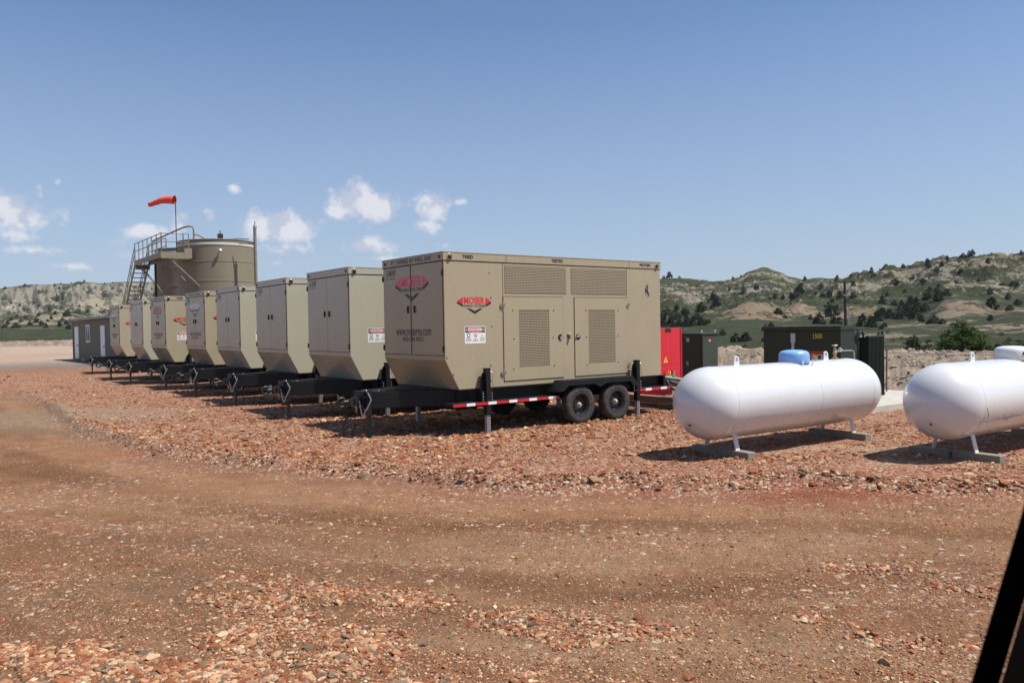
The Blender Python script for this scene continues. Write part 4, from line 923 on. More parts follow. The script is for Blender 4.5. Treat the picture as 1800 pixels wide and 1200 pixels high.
# catwalk
cw = thing('catwalk_stairs', 'tan steel catwalk and stairs with handrails on the left of the storage tanks', 'stairs', (float(C1[0]), float(C1[1]), 0), A37)
ZF = 6.92; U0, U1 = 4.45, 5.36; WN, WF = 39.6, 46.9
mb = MB(); mb.box((U0,WN,ZF-.06), (U1,WF,ZF)); mb.box((U1,WN,ZF-.06), (6.25,WN+.9,ZF)); obj('deck', mb, STEELP, cw)
mb = MB(); mb.box((U0-.05,WN,ZF-.34), (U0,WF,ZF-.01)); mb.box((U0-.05,WN-.05,ZF-.40), (6.15,WN,ZF+.0)); mb.box((U1,WN+1.1,ZF-.3), (U1+.05,WF,ZF-.01)); mb.box((5.80,WN-.06,ZF-.35), (6.25,WN-.02,ZF+.28)); obj('edge_beam', mb, STEELP, cw)
def rail(pts, closed=False, h=1.15, posts=1.3, z0=None):
    mb = MB()
    for hh in (h, h*.55): mb.tube([(a, b, c+hh) for a, b, c in pts], .028, 6)
    for (p, q) in zip(pts[:-1], pts[1:]):
        p = Vector(p); q = Vector(q); n = max(1, int(round((q-p).length/posts)))
        for k in range(n+1): r = p.lerp(q, k/n); mb.tube([r, r+Vector((0,0,h))], .03, 6)
    return mb
obj('handrail', rail([(U0,WF,ZF),(U0,WN,ZF),(5.75,WN,ZF)]), STEELP, cw); obj('handrail', rail([(U1,WF,ZF),(U1,WN+2.6,ZF)]), STEELP, cw); obj('handrail', rail([(5.75,WN,ZF),(6.1,WN+.1,ZF)], h=1.2, posts=.4), STEELP, cw)
ST = .86; zb = G; wb = WF+(ZF-zb)/ST
for uu in (U0+.02, U1-.02):
    mb = MB(); mb.beam((uu,WF-.1,ZF-.12), (uu,wb,zb), .05, .26); obj('stringer', mb, STEELP, cw)
    mb = MB(); 
    for hh in (1.05, .6): mb.tube([(uu,WF,ZF+hh),(uu,wb,zb+hh)], .028, 6)
    for k in range(7): q = k/6; mb.tube([(uu,WF+(wb-WF)*q,ZF+(zb-ZF)*q),(uu,WF+(wb-WF)*q,ZF+(zb-ZF)*q+1.05)], .026, 6)
    obj('handrail', mb, STEELP, cw)
nt = 24
for k in range(nt):
    q = (k+.7)/nt; w_ = WF+(wb-WF)*q; z_ = ZF+(zb-ZF)*q; obj('tread', MB().box((U0+.05,w_-.13,z_-.03), (U1-.05,w_+.13,z_+.02)), STEELP, cw)
for (a, b) in (((U0+.5,WN+.05,ZF-.38),(6.72,WN+.02,ZF-2.1)), ((U0+.2,WN+.7,ZF-.35),(6.25,WN+.75,ZF-1.9)), ((U0+.1,WF-1.0,ZF-.35),(5.98,WF-.9,ZF-2.2)), ((U0+.1,WF-.3,ZF-.35),(6.1,WF-.2,ZF-2.0))):
    obj('brace', MB().beam(a, b, .07, .07), STEELP, cw)
obj('landing_bracket', MB().box((U0,WF-.25,ZF-.62), (U1,WF-.18,ZF-.30)), STEELP, cw)
# black standpipe, gooseneck line, vent stack
q = from_uw(5.0, 43.6, G); o = obj('standpipe', MB().tube([(0,0,0),(0,0,6.6)], .075, 10), BLACK2, None, smooth=50); o.location = q; tag(o, 'black vertical pipe standing under the catwalk left of the storage tanks', 'pipe')
gp = thing('load_line', 'brown gooseneck pipe curving over the rim of the nearer storage tank', 'pipe', from_uw(6.35, 41.0, 7.75), A37)
obj('pipe', MB().tube([(-1.6,2.2,.15),(-.9,1.2,.55),(-.2,.2,.92),(.1,-.15,1.0),(.28,-.32,.95),(.33,-.36,.75),(.33,-.36,.1),(.33,-.36,-.1)], .052, 10), RUST, gp, smooth=60)
obj('pipe_elbow', MB().tube([(.33,-.36,.45),(.6,-.5,.42),(.95,-.6,.2),(1.0,-.6,-.05)], .05, 8), STEELP, gp, smooth=60)
vp = atY(452, 560, 51.0); vs_ = thing('vent_stack', 'tall thin tan vent stack standing at the right side of the storage tank', 'vent stack', (vp.x, vp.y, G))
obj('pipe', MB().tube([(0,0,0),(-.02,0,8.75)], .10, 12), STEELP, vs_, smooth=50); obj('cap', MB().lathe([(.11,8.62),(.12,8.70),(.05,8.85),(.035,9.05),(0,9.08)], n=12), GALV, vs_, smooth=40)
obj('tie_bar', MB().tube([(0,0,7.62),(-1.1,.1,7.66)], .03, 6), STEELP, vs_)
# windsock
wp = atY(310.5, 440, 50.0); ws = thing('windsock', 'red windsock blowing left on a thin pole above the catwalk', 'windsock', (wp.x, wp.y, ZF))
obj('pole', MB().tube([(0,0,0),(0,0,3.55)], .028, 8), BLACK2, ws)
c0 = Vector((-.06, 0, 3.29)); pts = []
for k in range(15):
    t = k/14; pts.append(c0+Vector((-1.72*t, .25*t, -.02*t-.26*max(0, t-.5)**1.1*1.6+.03*math.sin(t*5))))
mb = MB(); mb.tube(pts, [.265-.135*(k/14)+.010*math.sin(k*2.1) for k in range(15)], 20, caps=False); sk = obj('sock', mb, SOCK, ws, smooth=60)
md = sk.modifiers.new('cloth', 'SOLIDIFY'); md.thickness = .006
obj('hoop', MB().tube([c0+Vector((.01*0, .268*math.cos(a), .268*math.sin(a))) for a in np.linspace(0, 2*math.pi, 25)], .014, 6, caps=False), BLACK2, ws)
obj('yoke', MB().tube([c0+Vector((0,0,.26)), (0,0,3.5)], .012, 6).tube([c0+Vector((0,0,-.26)), (0,0,3.05)], .012, 6), BLACK2, ws)

# ---------------------------------------------------------------- hut
hr = onz(196, 639); hl = onz(130, 632)
hd_ = Vector((hl.x-hr.x, hl.y-hr.y, 0)); HL = hd_.length+1.2; hz_ = math.atan2(hd_.y, hd_.x); org = hr-hd_.normalized()*1.2
hut = thing('utility_hut', 'olive corrugated hut with two white doors at the far left end of the row', 'hut', (org.x, org.y, G), hz_)
mb = MB(); Hh = 3.05; D = 1.95   # local x along the front, local y = to the camera side is +y
n = int(HL/.23); pts = []
for k in range(n):
    a = k*HL/n; b = HL/n; pts += [(a,0),(a+b*.62,0),(a+b*.70,.028),(a+b*.92,.028)]
pts += [(HL,0)]
vs = []; fs = []
for (a, b) in pts: vs += [(a,b,0),(a,b,Hh)]
for k in range(len(pts)-1): fs.append((2*k, 2*k+1, 2*k+3, 2*k+2))
mb.add(vs, fs); mb.box((0,-D,0), (HL,-.03,Hh)); obj('wall', mb, HUTW, hut)
mb = MB(); mb.hexa([(-.12,-D-.1,Hh+.0),(HL+.12,-D-.1,Hh+.0),(HL+.12,.22,Hh+.10),(-.12,.22,Hh+.10),(-.12,-D-.1,Hh+.10),(HL+.12,-D-.1,Hh+.10),(HL+.12,.22,Hh+.22),(-.12,.22,Hh+.22)]); obj('roof', mb, HUTT, hut)
obj('corner_trim', MB().box((HL-.10,.03,0), (HL+.03,.06,Hh)), HUTW, hut); obj('fascia', MB().box((-.12,.20,Hh+.02), (HL+.12,.225,Hh+.12)), HUTW, hut)
def hx(px):         # position along the front wall of an image column
    d = ray(px, 600); dn = hd_.normalized(); a, b, c_, e = d.x, -dn.x, d.y, -dn.y; det = a*e-b*c_
    t = (org.x*e-b*org.y)/det; s = (a*org.y-c_*org.x)/det; return s
for pa, pb_ in ((133, 139.5), (178.5, 186)):
    xa, xb = sorted((hx(pa), hx(pb_))); d = obj('door', MB().box((xa,.03,.12), (xb,.065,2.62)), DLIL, hut); obj('handle', MB().box((xa+.12,.066,1.12), (xa+.32,.12,1.20)), BLACK2, d); obj('threshold', MB().box((xa-.03,.03,.05), (xb+.03,.10,.11)), BLACK2, d)
xa, xb = sorted((hx(153), hx(160))); wn = obj('window', MB().box((xa+.1,.03,1.52), (xb-.1,.045,2.62)), GLASS, hut)
mb = MB()
for (a, b, c_, d_) in ((xa,1.42,xa+.1,2.72),(xb-.1,1.42,xb,2.72),(xa+.1,1.42,xb-.1,1.52),(xa+.1,2.62,xb-.1,2.72),((xa+xb)/2-.04,1.52,(xa+xb)/2+.04,2.62)): mb.box((a,.03,b), (c_,.075,d_))
obj('window_frame', mb, DWHT, wn)

# ---------------------------------------------------------------- transformer, cabinets, pad
pc = from_uw(7.33, -3.5, G)        # pad near edge runs through here
pad = obj('concrete_pad', MB().box((0,0,-.1), (6.5,5.2,.155)), CONC, None, bevel=.01); pad.location = from_uw(6.9, -3.42, G); pad.rotation_euler = (0, 0, A37); tag(pad, 'pale concrete slab under the big dark green transformer', 'slab')
tp = atY(1478, 640, 18.7); ZP = G+.155
tr = thing('pad_transformer', 'big dark green transformer marked 1500 behind the tank with the blue dome', 'transformer', (tp.x, tp.y, ZP), A37)
HT = 1.83-ZP
obj('cabinet', MB().box((0,0,0), (.62,2.12,HT-.10)), GREEN, tr, bevel=.01)
obj('lid', MB().box((-.04,-.03,HT-.10), (.66,2.15,HT)), GREEN, tr, bevel=.008)
for (a, b) in ((.02, 1.24), (1.27, 2.10)): 
    dd = obj('door', MB().box((-.022,a,.04), (-.001,b,HT-.125)), GREEN, tr, bevel=.004)
obj('latch', MB().box((-.05,1.18,HT-.40), (-.0225,1.30,HT-.17), 0).box((-.06,1.21,HT-.62), (-.0225,1.27,HT-.40), 0), GREYD, tr)
d = Decal((-.0235,0,0), (0,-1,0), (0,0,1), (-1,0,0)); d.text('1500', -.70, HT-.30, -.46, HT-.18, 0, .001, .02); d.obj('number', [OTXT], tr)
d = Decal((-.0235,0,0), (0,-1,0), (0,0,1), (-1,0,0)); d.rect(-.80, HT-.84, -.42, HT-.60, 0); d.disc(-.70, HT-.73, .07, .08, 1, .002); d.rect(-.60, HT-.82, -.46, HT-.68, 2, .003); d.disc(-.53, HT-.74, .045, .04, 3, .004); d.rect(-.58,HT-.81,-.48,HT-.79,3,.004); d.obj('warning_label', [pmat('label_red', (.33,.03,.015), .5), pmat('label_orange', (.6,.12,.02), .5), GREYD, DBLK], tr)
obj('oil_tank', MB().box((.62,.10,0), (1.02,2.02,HT-.16)), GREENL, tr, bevel=.01)
obj('lid_rib', MB().box((.70,-.02,HT-.12), (1.30,.03,HT-.08)).tube([(.75,0,HT-.10),(.72,-.02,HT-.2),(.66,-.02,HT-.34)], .02, 8), GREEN, tr)
for k in range(12):
    xx = 1.05+k*.062; f = obj('cooling_fin', MB().box((xx,-.12,.06), (xx+.018,2.0,HT-.30)), GREEN, tr)
obj('fin_header', MB().tube([(1.02,-.08,HT-.28),(1.80,-.08,HT-.28)], .035, 8).tube([(1.02,-.08,.1),(1.80,-.08,.1)], .035, 8), GREEN, tr)
mb = MB()
for xx in (.80, 1.70): mb.tube([(xx,.02,HT-.28),(xx+.03,.0,HT-.18),(xx+.12,.0,HT-.14),(xx+.20,.0,HT-.20),(xx+.20,.0,HT-.30)], .028, 8)
obj('lifting_hook', mb, BLACK2, tr, smooth=60)
# small green cabinet
gp_ = atY(1234, 640, 25.5); gc = thing('green_cabinet', 'small dark green electrical cabinet standing just right of the red panel', 'electrical cabinet', (gp_.x, gp_.y, G), A37)
zt = H-(587.5-567.8)*25.5/F-G
obj('cabinet', MB().box((0,0,0), (.80,.92,zt)), GREEN, gc, bevel=.01); obj('roof', MB().box((-.05,-.05,zt), (.85,.97,zt+.04)), GREENL, gc)
obj('side_panel', MB().box((.03,-.014,.1), (.77,-.001,zt-.04)), GREENL, gc); obj('door', MB().box((-.014,.03,.1), (-.001,.89,zt-.04)), GREEN, gc)  # side panel and roof painted paler than the door to show sunlight
obj('lifting_eye', MB().tube([(.05,.05,zt+.04),(.05,.05,zt+.11),(.09,.05,zt+.11)], .014, 6).tube([(.72,.05,zt+.04),(.72,.05,zt+.11),(.76,.05,zt+.11)], .014, 6), WHT, gc)
d = Decal((-.0145,0,0), (0,-1,0), (0,0,1), (-1,0,0)); d.rect(-.62, zt-.24, -.50, zt-.12, 0); d.rect(-.72, zt-.09, -.60, zt-.07, 1); d.text('45', -.64, zt-1.02, -.54, zt-.86, 0); d.obj('label', [GREYD, DRUST], gc)
d = Decal((0,-.0145,0), (1,0,0), (0,0,1), (0,-1,0)); d.disc(.38, zt-.2, .07, .05, 0); d.rect(.34, zt-.215, .42, zt-.19, 1, .002); d.obj('label', [RED, DWHT], gc)
# red panel
rp = atY(1196, 640, 22.6); rb = thing('red_distribution_panel', 'red electrical panel with yellow warning triangle behind the nearest trailer', 'electrical panel', (rp.x, rp.y, G), A37)
zr = H-(576.5-568.4)*22.6/F-G
x0 = -1.55
mb = MB(); mb.box((x0,0,.42), (-.60,.32,zr)); mb.box((-.60,0,.42), (-.40,.32,zr-.10)); mb.box((-.40,0,.42), (0,.32,zr)); obj('cabinet', mb, REDP, rb, bevel=.006)
obj('lower_panel', MB().box((x0,.05,.08), (-.30,.30,.42)), REDP, rb); obj('corner_post', MB().box((0.001,-.012,.36), (.07,.30,zr-.01)), pmat('red_enamel_dull', (.35,.008,.015), .4), rb)
obj('notch', MB().box((-.62,-.006,zr-.105), (-.38,-.001,zr-.02)), BLACK2, rb); obj('sill', MB().box((x0,-.10,.38), (-.02,-.001,.415)), BLACK2, rb)
d = Decal((0,-.001,0), (1,0,0), (0,0,1), (0,-1,0)); d.poly([(-.70,zr-.95),(-.52,zr-.95),(-.61,zr-.78)], 0); d.poly([(-.625,zr-.93),(-.595,zr-.93),(-.60,zr-.84),(-.62,zr-.84)], 1, .002); d.rect(-1.5, zr-1.02, -.2, zr-1.012, 2); d.text('SHOCK', -.36, zr-1.36, -.16, zr-1.31, 1); d.obj('warning_sign', [YEL, DBLK, pmat('red_line', (.2,.005,.01), .5)], rb)
for k, (xx, m_) in enumerate(((-.66, RUST), (-.58, ORG), (-.49, YEL), (-.40, GREENL), (-.33, GALV))):
    obj('socket', MB().lathe([(0,.10),(.028,.10),(.035,.03),(.04,0)], (xx,-.001,zr-1.34), (0,-1,-.15), 12).box((xx-.022,-.06,zr-1.28+.02*(k % 2)), (xx+.022,-.03,zr-1.20+.02*(k % 2))), m_, rb, smooth=40)
# cables
def cable(name, pts, r, mat, label, cat='cable', grp=None):
    P = [Vector(p) for p in pts]; Q = []
    for i in range(len(P)-1):
        a = P[max(i-1,0)]; b = P[i]; c = P[i+1]; d = P[min(i+2,len(P)-1)]
        for k in range(6):
            t = k/6; Q.append(.5*((2*b)+(-a+c)*t+(2*a-5*b+4*c-d)*t*t+(-a+3*b-3*c+d)*t**3))
    Q.append(P[-1]); o = obj(name, MB().tube(Q, r, 8), mat, None, smooth=60); tag(o, label, cat, grp); return o
q = rp; dl3 = Vector((DL[0], DL[1], 0)); dw3 = Vector((DW[0], DW[1], 0))
def rl(a, b, c): return q+dl3*a+dw3*b+Vector((0,0,c-q.z+G)) if False else Vector((q.x, q.y, G))+dl3*a+dw3*b+Vector((0,0,c))
zz = zr-1.36
cable('power_cable', [rl(-.66,-.05,zz), rl(-.62,-.18,zz-.12), rl(-.3,-.25,zz-.20), rl(.4,-.2,zz-.22), rl(1.6,-.1,zz-.25)], .045, CABL, 'thick black cable running right from the red panel behind the white tank', grp='cables at the red panel')
cable('power_cable', [rl(-.66,-.08,zz), rl(-.78,-.2,zz-.1), rl(-.72,-.3,zz-.28), rl(-.4,-.45,zz-.42), rl(.1,-.5,zz-.50)], .04, CABL, 'black cable looping down below the sockets of the red panel', grp='cables at the red panel')
cable('hose', [from_uw(5.95,.9,.92), from_uw(6.1,.35,.72), from_uw(6.6,.05,.62), from_uw(7.1,-.2,.56), from_uw(7.9,-.5,.5)], .045, GRNH, 'grey green hose with metal cuff at the rear corner of the nearest trailer', 'hose')
cable('air_line', [from_uw(5.9,.1,.25), from_uw(6.2,-.3,.30), from_uw(6.7,-.7,.52), from_uw(7.3,-.9,.62)], .012, GALV, 'thin pale line running up from the rear of the nearest trailer', 'hose')
cable('hose', [from_uw(6.0,1.6,.10), from_uw(6.2,.3,.02), from_uw(6.75,-.3,.14), from_uw(7.3,-1.0,-.02)], .03, CABL, 'black hose lying on the brown steel beam behind the nearest trailer', 'hose')
# brown beam lying behind the trailer
sb = MB(); sb.box((0,-1.9,.05), (.26,4.6,.08)); sb.box((.11,-1.9,.08), (.15,4.6,.30)); sb.box((0,-1.9,.30), (.26,4.6,.33)); sb.box((0.0,-1.9,.08), (.02,4.6,.30))
o = obj('steel_beam', sb, RUST, None); o.location = from_uw(6.42, .2, G-.02); o.rotation_euler = (0, 0, A37); tag(o, 'brown steel beam lying on the gravel behind the nearest trailer', 'beam')
for w_, nm_ in ((-1.4, 'right'), (.9, 'middle'), (3.2, 'left')):
    o = obj('timber_block', MB().box((-.1,-.12,0), (.42,.12,.09)), POST, None); o.location = from_uw(6.40, w_, G-.035); o.rotation_euler = (0, 0, A37); tag(o, nm_+' dark timber block of the three under the brown steel beam', 'block', 'timber blocks under the beam')

# ---------------------------------------------------------------- fence and utility pole
fn = thing('wire_fence', 'thin wire fence with a rusty post to the right of the transformer', 'fence', (0,0,0))
fp = [Vector((10.03,21.34,0))+Vector((-DW[0],-DW[1],0))*t for t in (0, 3.2, 6.4, 9.6, 12.8)]
for k, p in enumerate(fp):
    z0 = hz(p.x, p.y); obj('post', MB().tube([(p.x,p.y,z0-.1),(p.x+.02,p.y,z0+1.28)], .022, 6), RUST, fn)
for hh, rr in ((1.18, .009), (.85, .003), (.52, .003), (.25, .003)):
    mb = MB()
    for a, b in zip(fp[:-1], fp[1:]):
        za, zb_ = hz(a.x, a.y)+hh, hz(b.x, b.y)+hh; mb.tube([(a.x,a.y,za), ((a.x+b.x)/2,(a.y+b.y)/2,(za+zb_)/2-.02), (b.x,b.y,zb_)], rr, 5)
    obj('wire', mb, GALV, fn)
up = atY(1487, 600, 62); upz = hz(up.x, up.y); ptop = H+(563.6-495)*62/F
ut = thing('utility_pole', 'dark timber pole with a short pale crossarm rising behind the transformer', 'pole', (up.x, up.y, upz))
obj('pole', MB().tube([(0,0,-.2),(-.05,0,ptop-upz)], [.12,.09], 12), POST, ut, smooth=60); obj('crossarm', MB().box((-.22,-.25,ptop-upz-1.12), (.30,-.13,ptop-upz-1.02)), GALV, ut); obj('conduit', MB().tube([(.19,-.1,0),(.16,-.1,ptop-upz-2.0)], .04, 8), GALV, ut)

# ---------------------------------------------------------------- trees and bushes
def leaf_mat(name, a, b):
    m = bpy.data.materials.new(name); m.use_nodes = True; q = NG(m.node_tree); p = m.node_tree.nodes['Principled BSDF']; p.inputs['Roughness'].default_value = .75; p.inputs['Specular IOR Level'].default_value = .2
    at = q.n('ShaderNodeAttribute'); at.attribute_name = 'rnd'; oi = q.n('ShaderNodeObjectInfo')
    c = q.mix(at.outputs['Fac'], a, b); c = q.mix(1.0, c, _gray(q, q.rng(oi.outputs['Random'], 0, 1, .75, 1.3)), 'MULTIPLY'); q.l(c, p.inputs['Base Color'])
    tl = q.n('ShaderNodeBsdfTranslucent'); q.l(c, tl.inputs[0]); mx = q.n('ShaderNodeMixShader'); mx.inputs[0].default_value = .2; q.l(p.outputs[0], mx.inputs[1]); q.l(tl.outputs[0], mx.inputs[2]); q.l(mx.outputs[0], m.node_tree.nodes['Material Output'].inputs[0]); return m
JUN = leaf_mat('juniper_foliage', (.026,.034,.02), (.055,.066,.036)); DEC = leaf_mat('leafy_foliage', (.038,.062,.018), (.08,.12,.03)); SAG = leaf_mat('sage_foliage', (.085,.10,.07), (.14,.155,.11)); DOL = leaf_mat('olive_foliage', (.045,.06,.025), (.085,.10,.045))
BARK = pmat('bark', (.10,.075,.055), .9)
def crown_mesh(name, kind, nclump, nleaf, ls, seed, mat):
    rg = np.random.default_rng(seed); V = []; A = []
    for c in range(nclump):
        if kind == 'cone': h = rg.uniform(.0, 1)**1.15; rr = (1-h)**.5*.46*rg.uniform(.35, 1.0)+.02; z0 = .07+h*.86
        elif kind == 'bush': th = math.acos(rg.uniform(-.1, 1)); rr = math.sin(th)*.5*rg.uniform(.4, 1); z0 = .08+math.cos(th)*.78*rg.uniform(.6, 1)
        else: th = math.acos(rg.uniform(-.55, 1)); rr = math.sin(th)*.5*rg.uniform(.45, 1.0); z0 = .52+math.cos(th)*.44*rg.uniform(.6, 1)
        a = rg.uniform(0, 2*np.pi); cx, cy = rr*math.cos(a), rr*math.sin(a); cr = rg.uniform(.06, .13)*(1.15 if kind != 'cone' else 1)
        sh = rg.uniform(0, 1)
        for k in range(nleaf):
            d = rg.normal(size=3); d /= np.linalg.norm(d); p = np.array([cx, cy, z0])+d*cr*rg.uniform(.4, 1)*np.array([1, 1, .75]); p[2] = max(p[2], .0)
            u = rg.normal(size=3); u /= np.linalg.norm(u); v = np.cross(u, rg.normal(size=3)); v /= np.linalg.norm(v); s1 = ls*rg.uniform(.6, 1.3)
            V += [p-u*s1, p+v*s1*.7, p+u*s1, p-v*s1*.7]; A += [min(1, max(0, sh*.7+rg.uniform(0, .3)))]*4
    V = np.array(V); Q = np.arange(len(V)).reshape(-1, 4); return np_mesh(name, V, Q, mat, {'rnd': np.array(A)[:, None]}, False)
CR_ = {'juniper': [crown_mesh('juniper_crown', 'cone', 70, 34, .038, s, JUN) for s in (1, 2)]+[crown_mesh('juniper_crown', 'bush', 64, 34, .038, s, JUN) for s in (3, 4, 5)],
       'leafy': [crown_mesh('leafy_crown', 'bush', 190, 60, .019, 8, DEC)], 'dark': [crown_mesh('dark_crown', 'bush', 110, 50, .024, 9, DOL)],
       'shrub': [crown_mesh('shrub_crown', 'bush', 36, 20, .045, s, DOL) for s in (10, 11)], 'sage': [crown_mesh('sage_crown', 'bush', 36, 20, .045, 12, SAG)]}
def trunk_mesh():
    mb = MB(); mb.tube([(0,0,-.1),(.01,0,.2),(-.01,.01,.5),(.0,0,.78)], [.045,.035,.022,.008], 7)
    for a in range(5): t = a*1.3; mb.tube([(0,0,.22+.08*a),(.14*math.cos(t),.14*math.sin(t),.36+.09*a),(.26*math.cos(t),.26*math.sin(t),.46+.09*a)], [.018,.011,.004], 5)
    return mb.mesh('trunk', BARK)
TRK = trunk_mesh()
rt = random.Random(3)
ORD = ['', 'second', 'third', 'fourth', 'fifth', 'sixth', 'seventh', 'eighth', 'ninth', 'tenth', 'eleventh', 'twelfth']
def ordinal(i, n):
    if i == 0: return 'leftmost'
    if i == n-1: return 'rightmost'
    return ORD[i]+' from left' if i < n/2 else ORD[n-1-i]+' from right'
def tree(px, py, wpx, kind='juniper', hr_=None, label=None, group=None, cat='tree', name=None, sink=0, idx=None, ymin=26):
    p = hit(px, py, ymin)
    if p is None: return
    sc_ = wpx*1.12/F*p.y; hh = sc_*(hr_ if hr_ else rt.uniform(.85, 1.25))
    nm = name or {'juniper': 'juniper_tree', 'leafy': 'leafy_tree', 'dark': 'dark_tree', 'shrub': 'shrub', 'sage': 'sagebrush'}[kind]
    t = thing(nm, label, cat, (p.x, p.y, p.z-.08*hh-sink), rt.uniform(0, 6.28), group); t.scale = (sc_, sc_, hh)
    L = CR_[kind]; c = bpy.data.objects.new('crown', L[idx if idx is not None else rt.randrange(len(L))]); COL.objects.link(c); c.parent = t
    k = bpy.data.objects.new('trunk', TRK); COL.objects.link(k); k.parent = t
def many(L, kind, label, group, cat='tree', **kw):
    L = sorted(L, key=lambda q: q[0])
    for i, q in enumerate(L): tree(q[0], q[1], q[2], kind, q[3] if len(q) > 3 else None, ordinal(i, len(L))+' '+label, group, cat, **kw)
many([(1177,489,11),(1167,489,7),(1194,489,5),(1288.5,491,6),(1303,488,5),(1415,493,7),(1472,492.5,6)], 'juniper', 'juniper on the far skyline right of the nearest trailer', 'junipers on the far skyline')
many([(1253.6,523,11),(1259.6,541,15),(1306,516,9),(1330,510,9),(1189.4,543,9),(1232.5,548,18),(1225,505,4),(1282,512,5)], 'juniper', 'juniper on the slope below the pale knoll', 'junipers below the knoll')
many([(1353,527,7),(1362,526,8),(1377,526,7),(1391,526,9),(1406.7,517,15),(1443,506,9),(1434,520,6),(1446,521,9),(1458,521,10),(1476,525,12),(1400,514,9)], 'juniper', 'juniper in the line above the pink clay scars', 'junipers above the clay scars')
many([(1368,552,15),(1355,575,11),(1345,582,12),(1345,600,12),(1461,556,26),(1440,569,20),(1469,569,20),(1425,562,10),(1380,560,9)], 'juniper', 'juniper close beside the pink clay scars above the transformer', 'junipers around the clay scars')
tree(1293, 601, 20, 'juniper', .85, 'left of the two dark bushy junipers in the green meadow beside the transformer', 'bushy pair in the meadow', idx=3, ymin=34)
tree(1311, 600, 20, 'juniper', .95, 'right of the two dark bushy junipers in the green meadow beside the transformer', 'bushy pair in the meadow', idx=4, ymin=34)
tree(1270, 589, 13, 'juniper', .9, 'small dark juniper alone above the green cabinet', None, idx=3, ymin=34)
tree(1309, 611, 10, 'shrub', .7, 'low shrub just in front of the bushy juniper pair', None, cat='shrub', ymin=34)
many([(1257,613,13,.6),(1275,613,10,.4),(1345,612,12,.5)], 'sage', 'sagebrush at the foot of the green meadow', 'sagebrush at the meadow edge', 'shrub', ymin=34)
many([(1166,574,17,1.4),(1180,575,16,1.5),(1194,574,15,1.3),(1207,574,17,1.2),(1218,573,15,1.2),(1233,572,19,1.1),(1172,555,15,1.2),(1204,553,17,1.0),(1162,566,12,1.3),(1190,562,14,1.2),(1225,562,14,1.1),(1245,568,10,.9)], 'juniper', 'juniper in the dense clump above the red panel', 'clump above the red panel')
tree(1532, 480, 8, 'juniper', 1.3, 'pointed juniper alone on the skyline of the right hill', None, idx=0)
many([(1496,487,5),(1509,486.5,5),(1587.6,472,7),(1665,458,8),(1693,453,11),(1704,451,9),(1710,450,9,1.3),(1736,463,8),(1547,479,4),(1600,471,4),(1795,449,6)], 'juniper', 'small juniper on the skyline of the right hill', 'junipers on the right skyline')
many([(1573,502,17,.7),(1536,486,13,.5),(1631,472,11),(1646,481,9,1.1),(1622,498,12,.8),(1604,492,10,.7),(1689,479,10,.5),(1500,504,10),(1498,525,11),(1630,460,8),(1655,469,8),(1740,517,10),(1772,525,11,.9),(1743,543,24,.9),(1775,546,14,.8),(1789,537,14),(1741,564,12,.9),(1763,503,12,.6),(1782,505,20,.5),(1650,506,7),(1680,500,6),(1720,495,6),(1590,515,7),(1560,520,6)], 'juniper', 'scattered juniper on the grassy right hill', 'junipers on the right hill')
many([(1552,556,17,1.1),(1551,534,13,1.1),(1565,560,18,1.1),(1580,561,20,1.1),(1594,556,20,1.1),(1608,560,22,1.1),(1611,542,20,1),(1601,537,15,1),(1626,549,20,1),(1631,528,16,1.1),(1649,531,20,1),(1663,521,16,.9),(1634,514,8,1.2),(1572,538,12,1),(1516,574,23,1.0),(1532,575,19,1.1),(1543,565,20,1),(1555,575,10),(1549,579,9),(1642,569,22,.9),(1656,570,14,.8),(1585,545,14),(1620,566,12)], 'juniper', 'juniper in the dense grove on the right hillside', 'grove on the right hillside')
tree(1605, 622, 30, 'dark', 1.25, 'rounded dark green tree left of the bright green one', None, ymin=34)
tree(1692, 627, 84, 'leafy', .80, 'large bright green leafy tree beyond the earth bank at right', None, ymin=34)
tree(1632, 620, 20, 'shrub', 1.3, 'dark shrub between the rounded tree and the bright leafy tree', None, cat='shrub', ymin=34)
many([(1725,626,30,.7),(1742,625,26,.7),(1760,626,34,.8),(1780,626,30,.9),(1797,627,30,.8),(1822,628,34,.8),(1650,626,22,.8),(1668,628,22,.7),(1712,628,24,.6),(1770,617,24,.8),(1790,614,24,.8)], 'shrub', 'olive shrub crowding the foot of the right hill', 'shrubs right of the leafy tree', 'shrub', ymin=34)
many([(1570,600,9,.6),(1585,596,8,.6),(1590,605,9,.6),(1560,585,7,.6),(1540,597,9,.6),(1760,590,12,.6),(1775,600,14,.6)], 'shrub', 'low shrub on the lower right slope', 'low shrubs of the right slope', 'shrub')
tree(44, 503.5, 5, 'juniper', 1.2, 'single juniper standing out on the skyline at far left', None, idx=3)
many([(9,508,5),(125,498.5,3),(107,499,2.5),(199,498.5,3),(148,495.5,3.5),(184,499,3)], 'juniper', 'tiny juniper on the skyline above the pale cliffs', 'junipers on the left skyline')
tree(29, 577, 14, 'juniper', .8, 'largest dark round bush at the foot of the left hills', None, idx=4, cat='bush', name='round_bush')
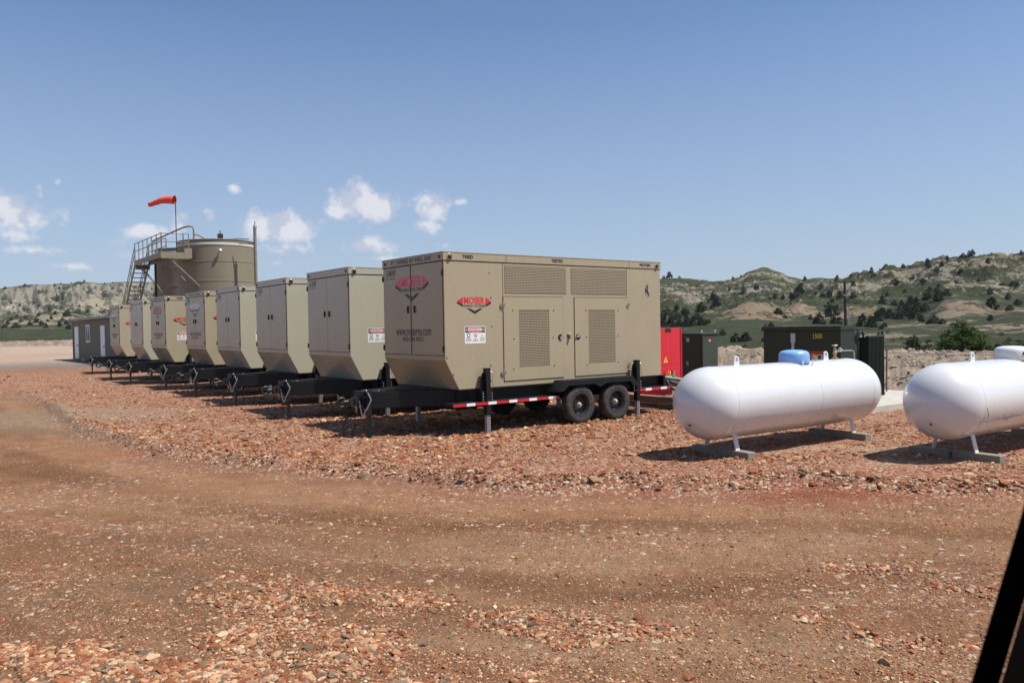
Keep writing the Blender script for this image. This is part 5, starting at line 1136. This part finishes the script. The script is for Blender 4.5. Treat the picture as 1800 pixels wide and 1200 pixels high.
many([(8,577,9),(53,572,9),(64,567,9),(73,572,9),(37,567,7),(81,577,8),(105,574,9),(116,570,7),(121,578,10),(97,553,8),(119,556,13),(14,570,8),(20,564,6),(90,562,6),(45,560,5),(68,556,6),(110,563,6),(84,566,5),(30,558,5),(124,566,6)], 'juniper', 'dark bush at the foot of the left hills', 'bushes on the left foothills', 'bush', name='dark_bush')
many([(60,535,4),(75,512,3.5),(100,520,3.5),(110,530,4),(68,540,4),(20,535,4),(35,540,4),(140,540,4),(155,548,5),(170,540,4),(96,503,4),(104,508,3)], 'juniper', 'tiny bush clinging to the pale left cliffs', 'bushes on the left cliffs', 'bush', name='dark_bush')

# ---------------------------------------------------------------- window frame of the vehicle the picture is taken from
vf = thing('vehicle_window_frame', 'out of focus black window frame of the viewer\'s vehicle at lower right', 'window frame', (0,0,0))
def at(px, py, D): return CAM+ray(px, py)*D
def wedge(a0, a1, b0, b1, D, th):
    P = [at(*a0, D), at(*a1, D), at(*b1, D), at(*b0, D)]; Q = [at(*a0, D+th), at(*a1, D+th), at(*b1, D+th), at(*b0, D+th)]
    return MB().hexa(P+Q)
obj('seal', wedge((1946,400), (1665,1340), (1996,400), (1715,1340), .60, .05), RUBT, vf)
obj('pillar', wedge((1999,400), (1718,1340), (2500,400), (2500,1340), .575, .07), TRIMB, vf)

# ---------------------------------------------------------------- thin summer haze over the whole place
hb = MB(); hb.box((-960,-960,-30), (960,960,75)); hz_o = bpy.data.objects.new('haze', hb.mesh('haze', [])); COL.objects.link(hz_o)
hm = bpy.data.materials.new('haze_air'); hm.use_nodes = True; hn = hm.node_tree; hn.nodes.clear(); ho_ = hn.nodes.new('ShaderNodeOutputMaterial'); pv = hn.nodes.new('ShaderNodeVolumePrincipled')
pv.inputs['Color'].default_value = (.80, .88, 1, 1); pv.inputs['Density'].default_value = .00009; pv.inputs['Anisotropy'].default_value = .2
hn.links.new(pv.outputs[0], ho_.inputs['Volume']); hz_o.data.materials.append(hm); tag(hz_o, kind='stuff')
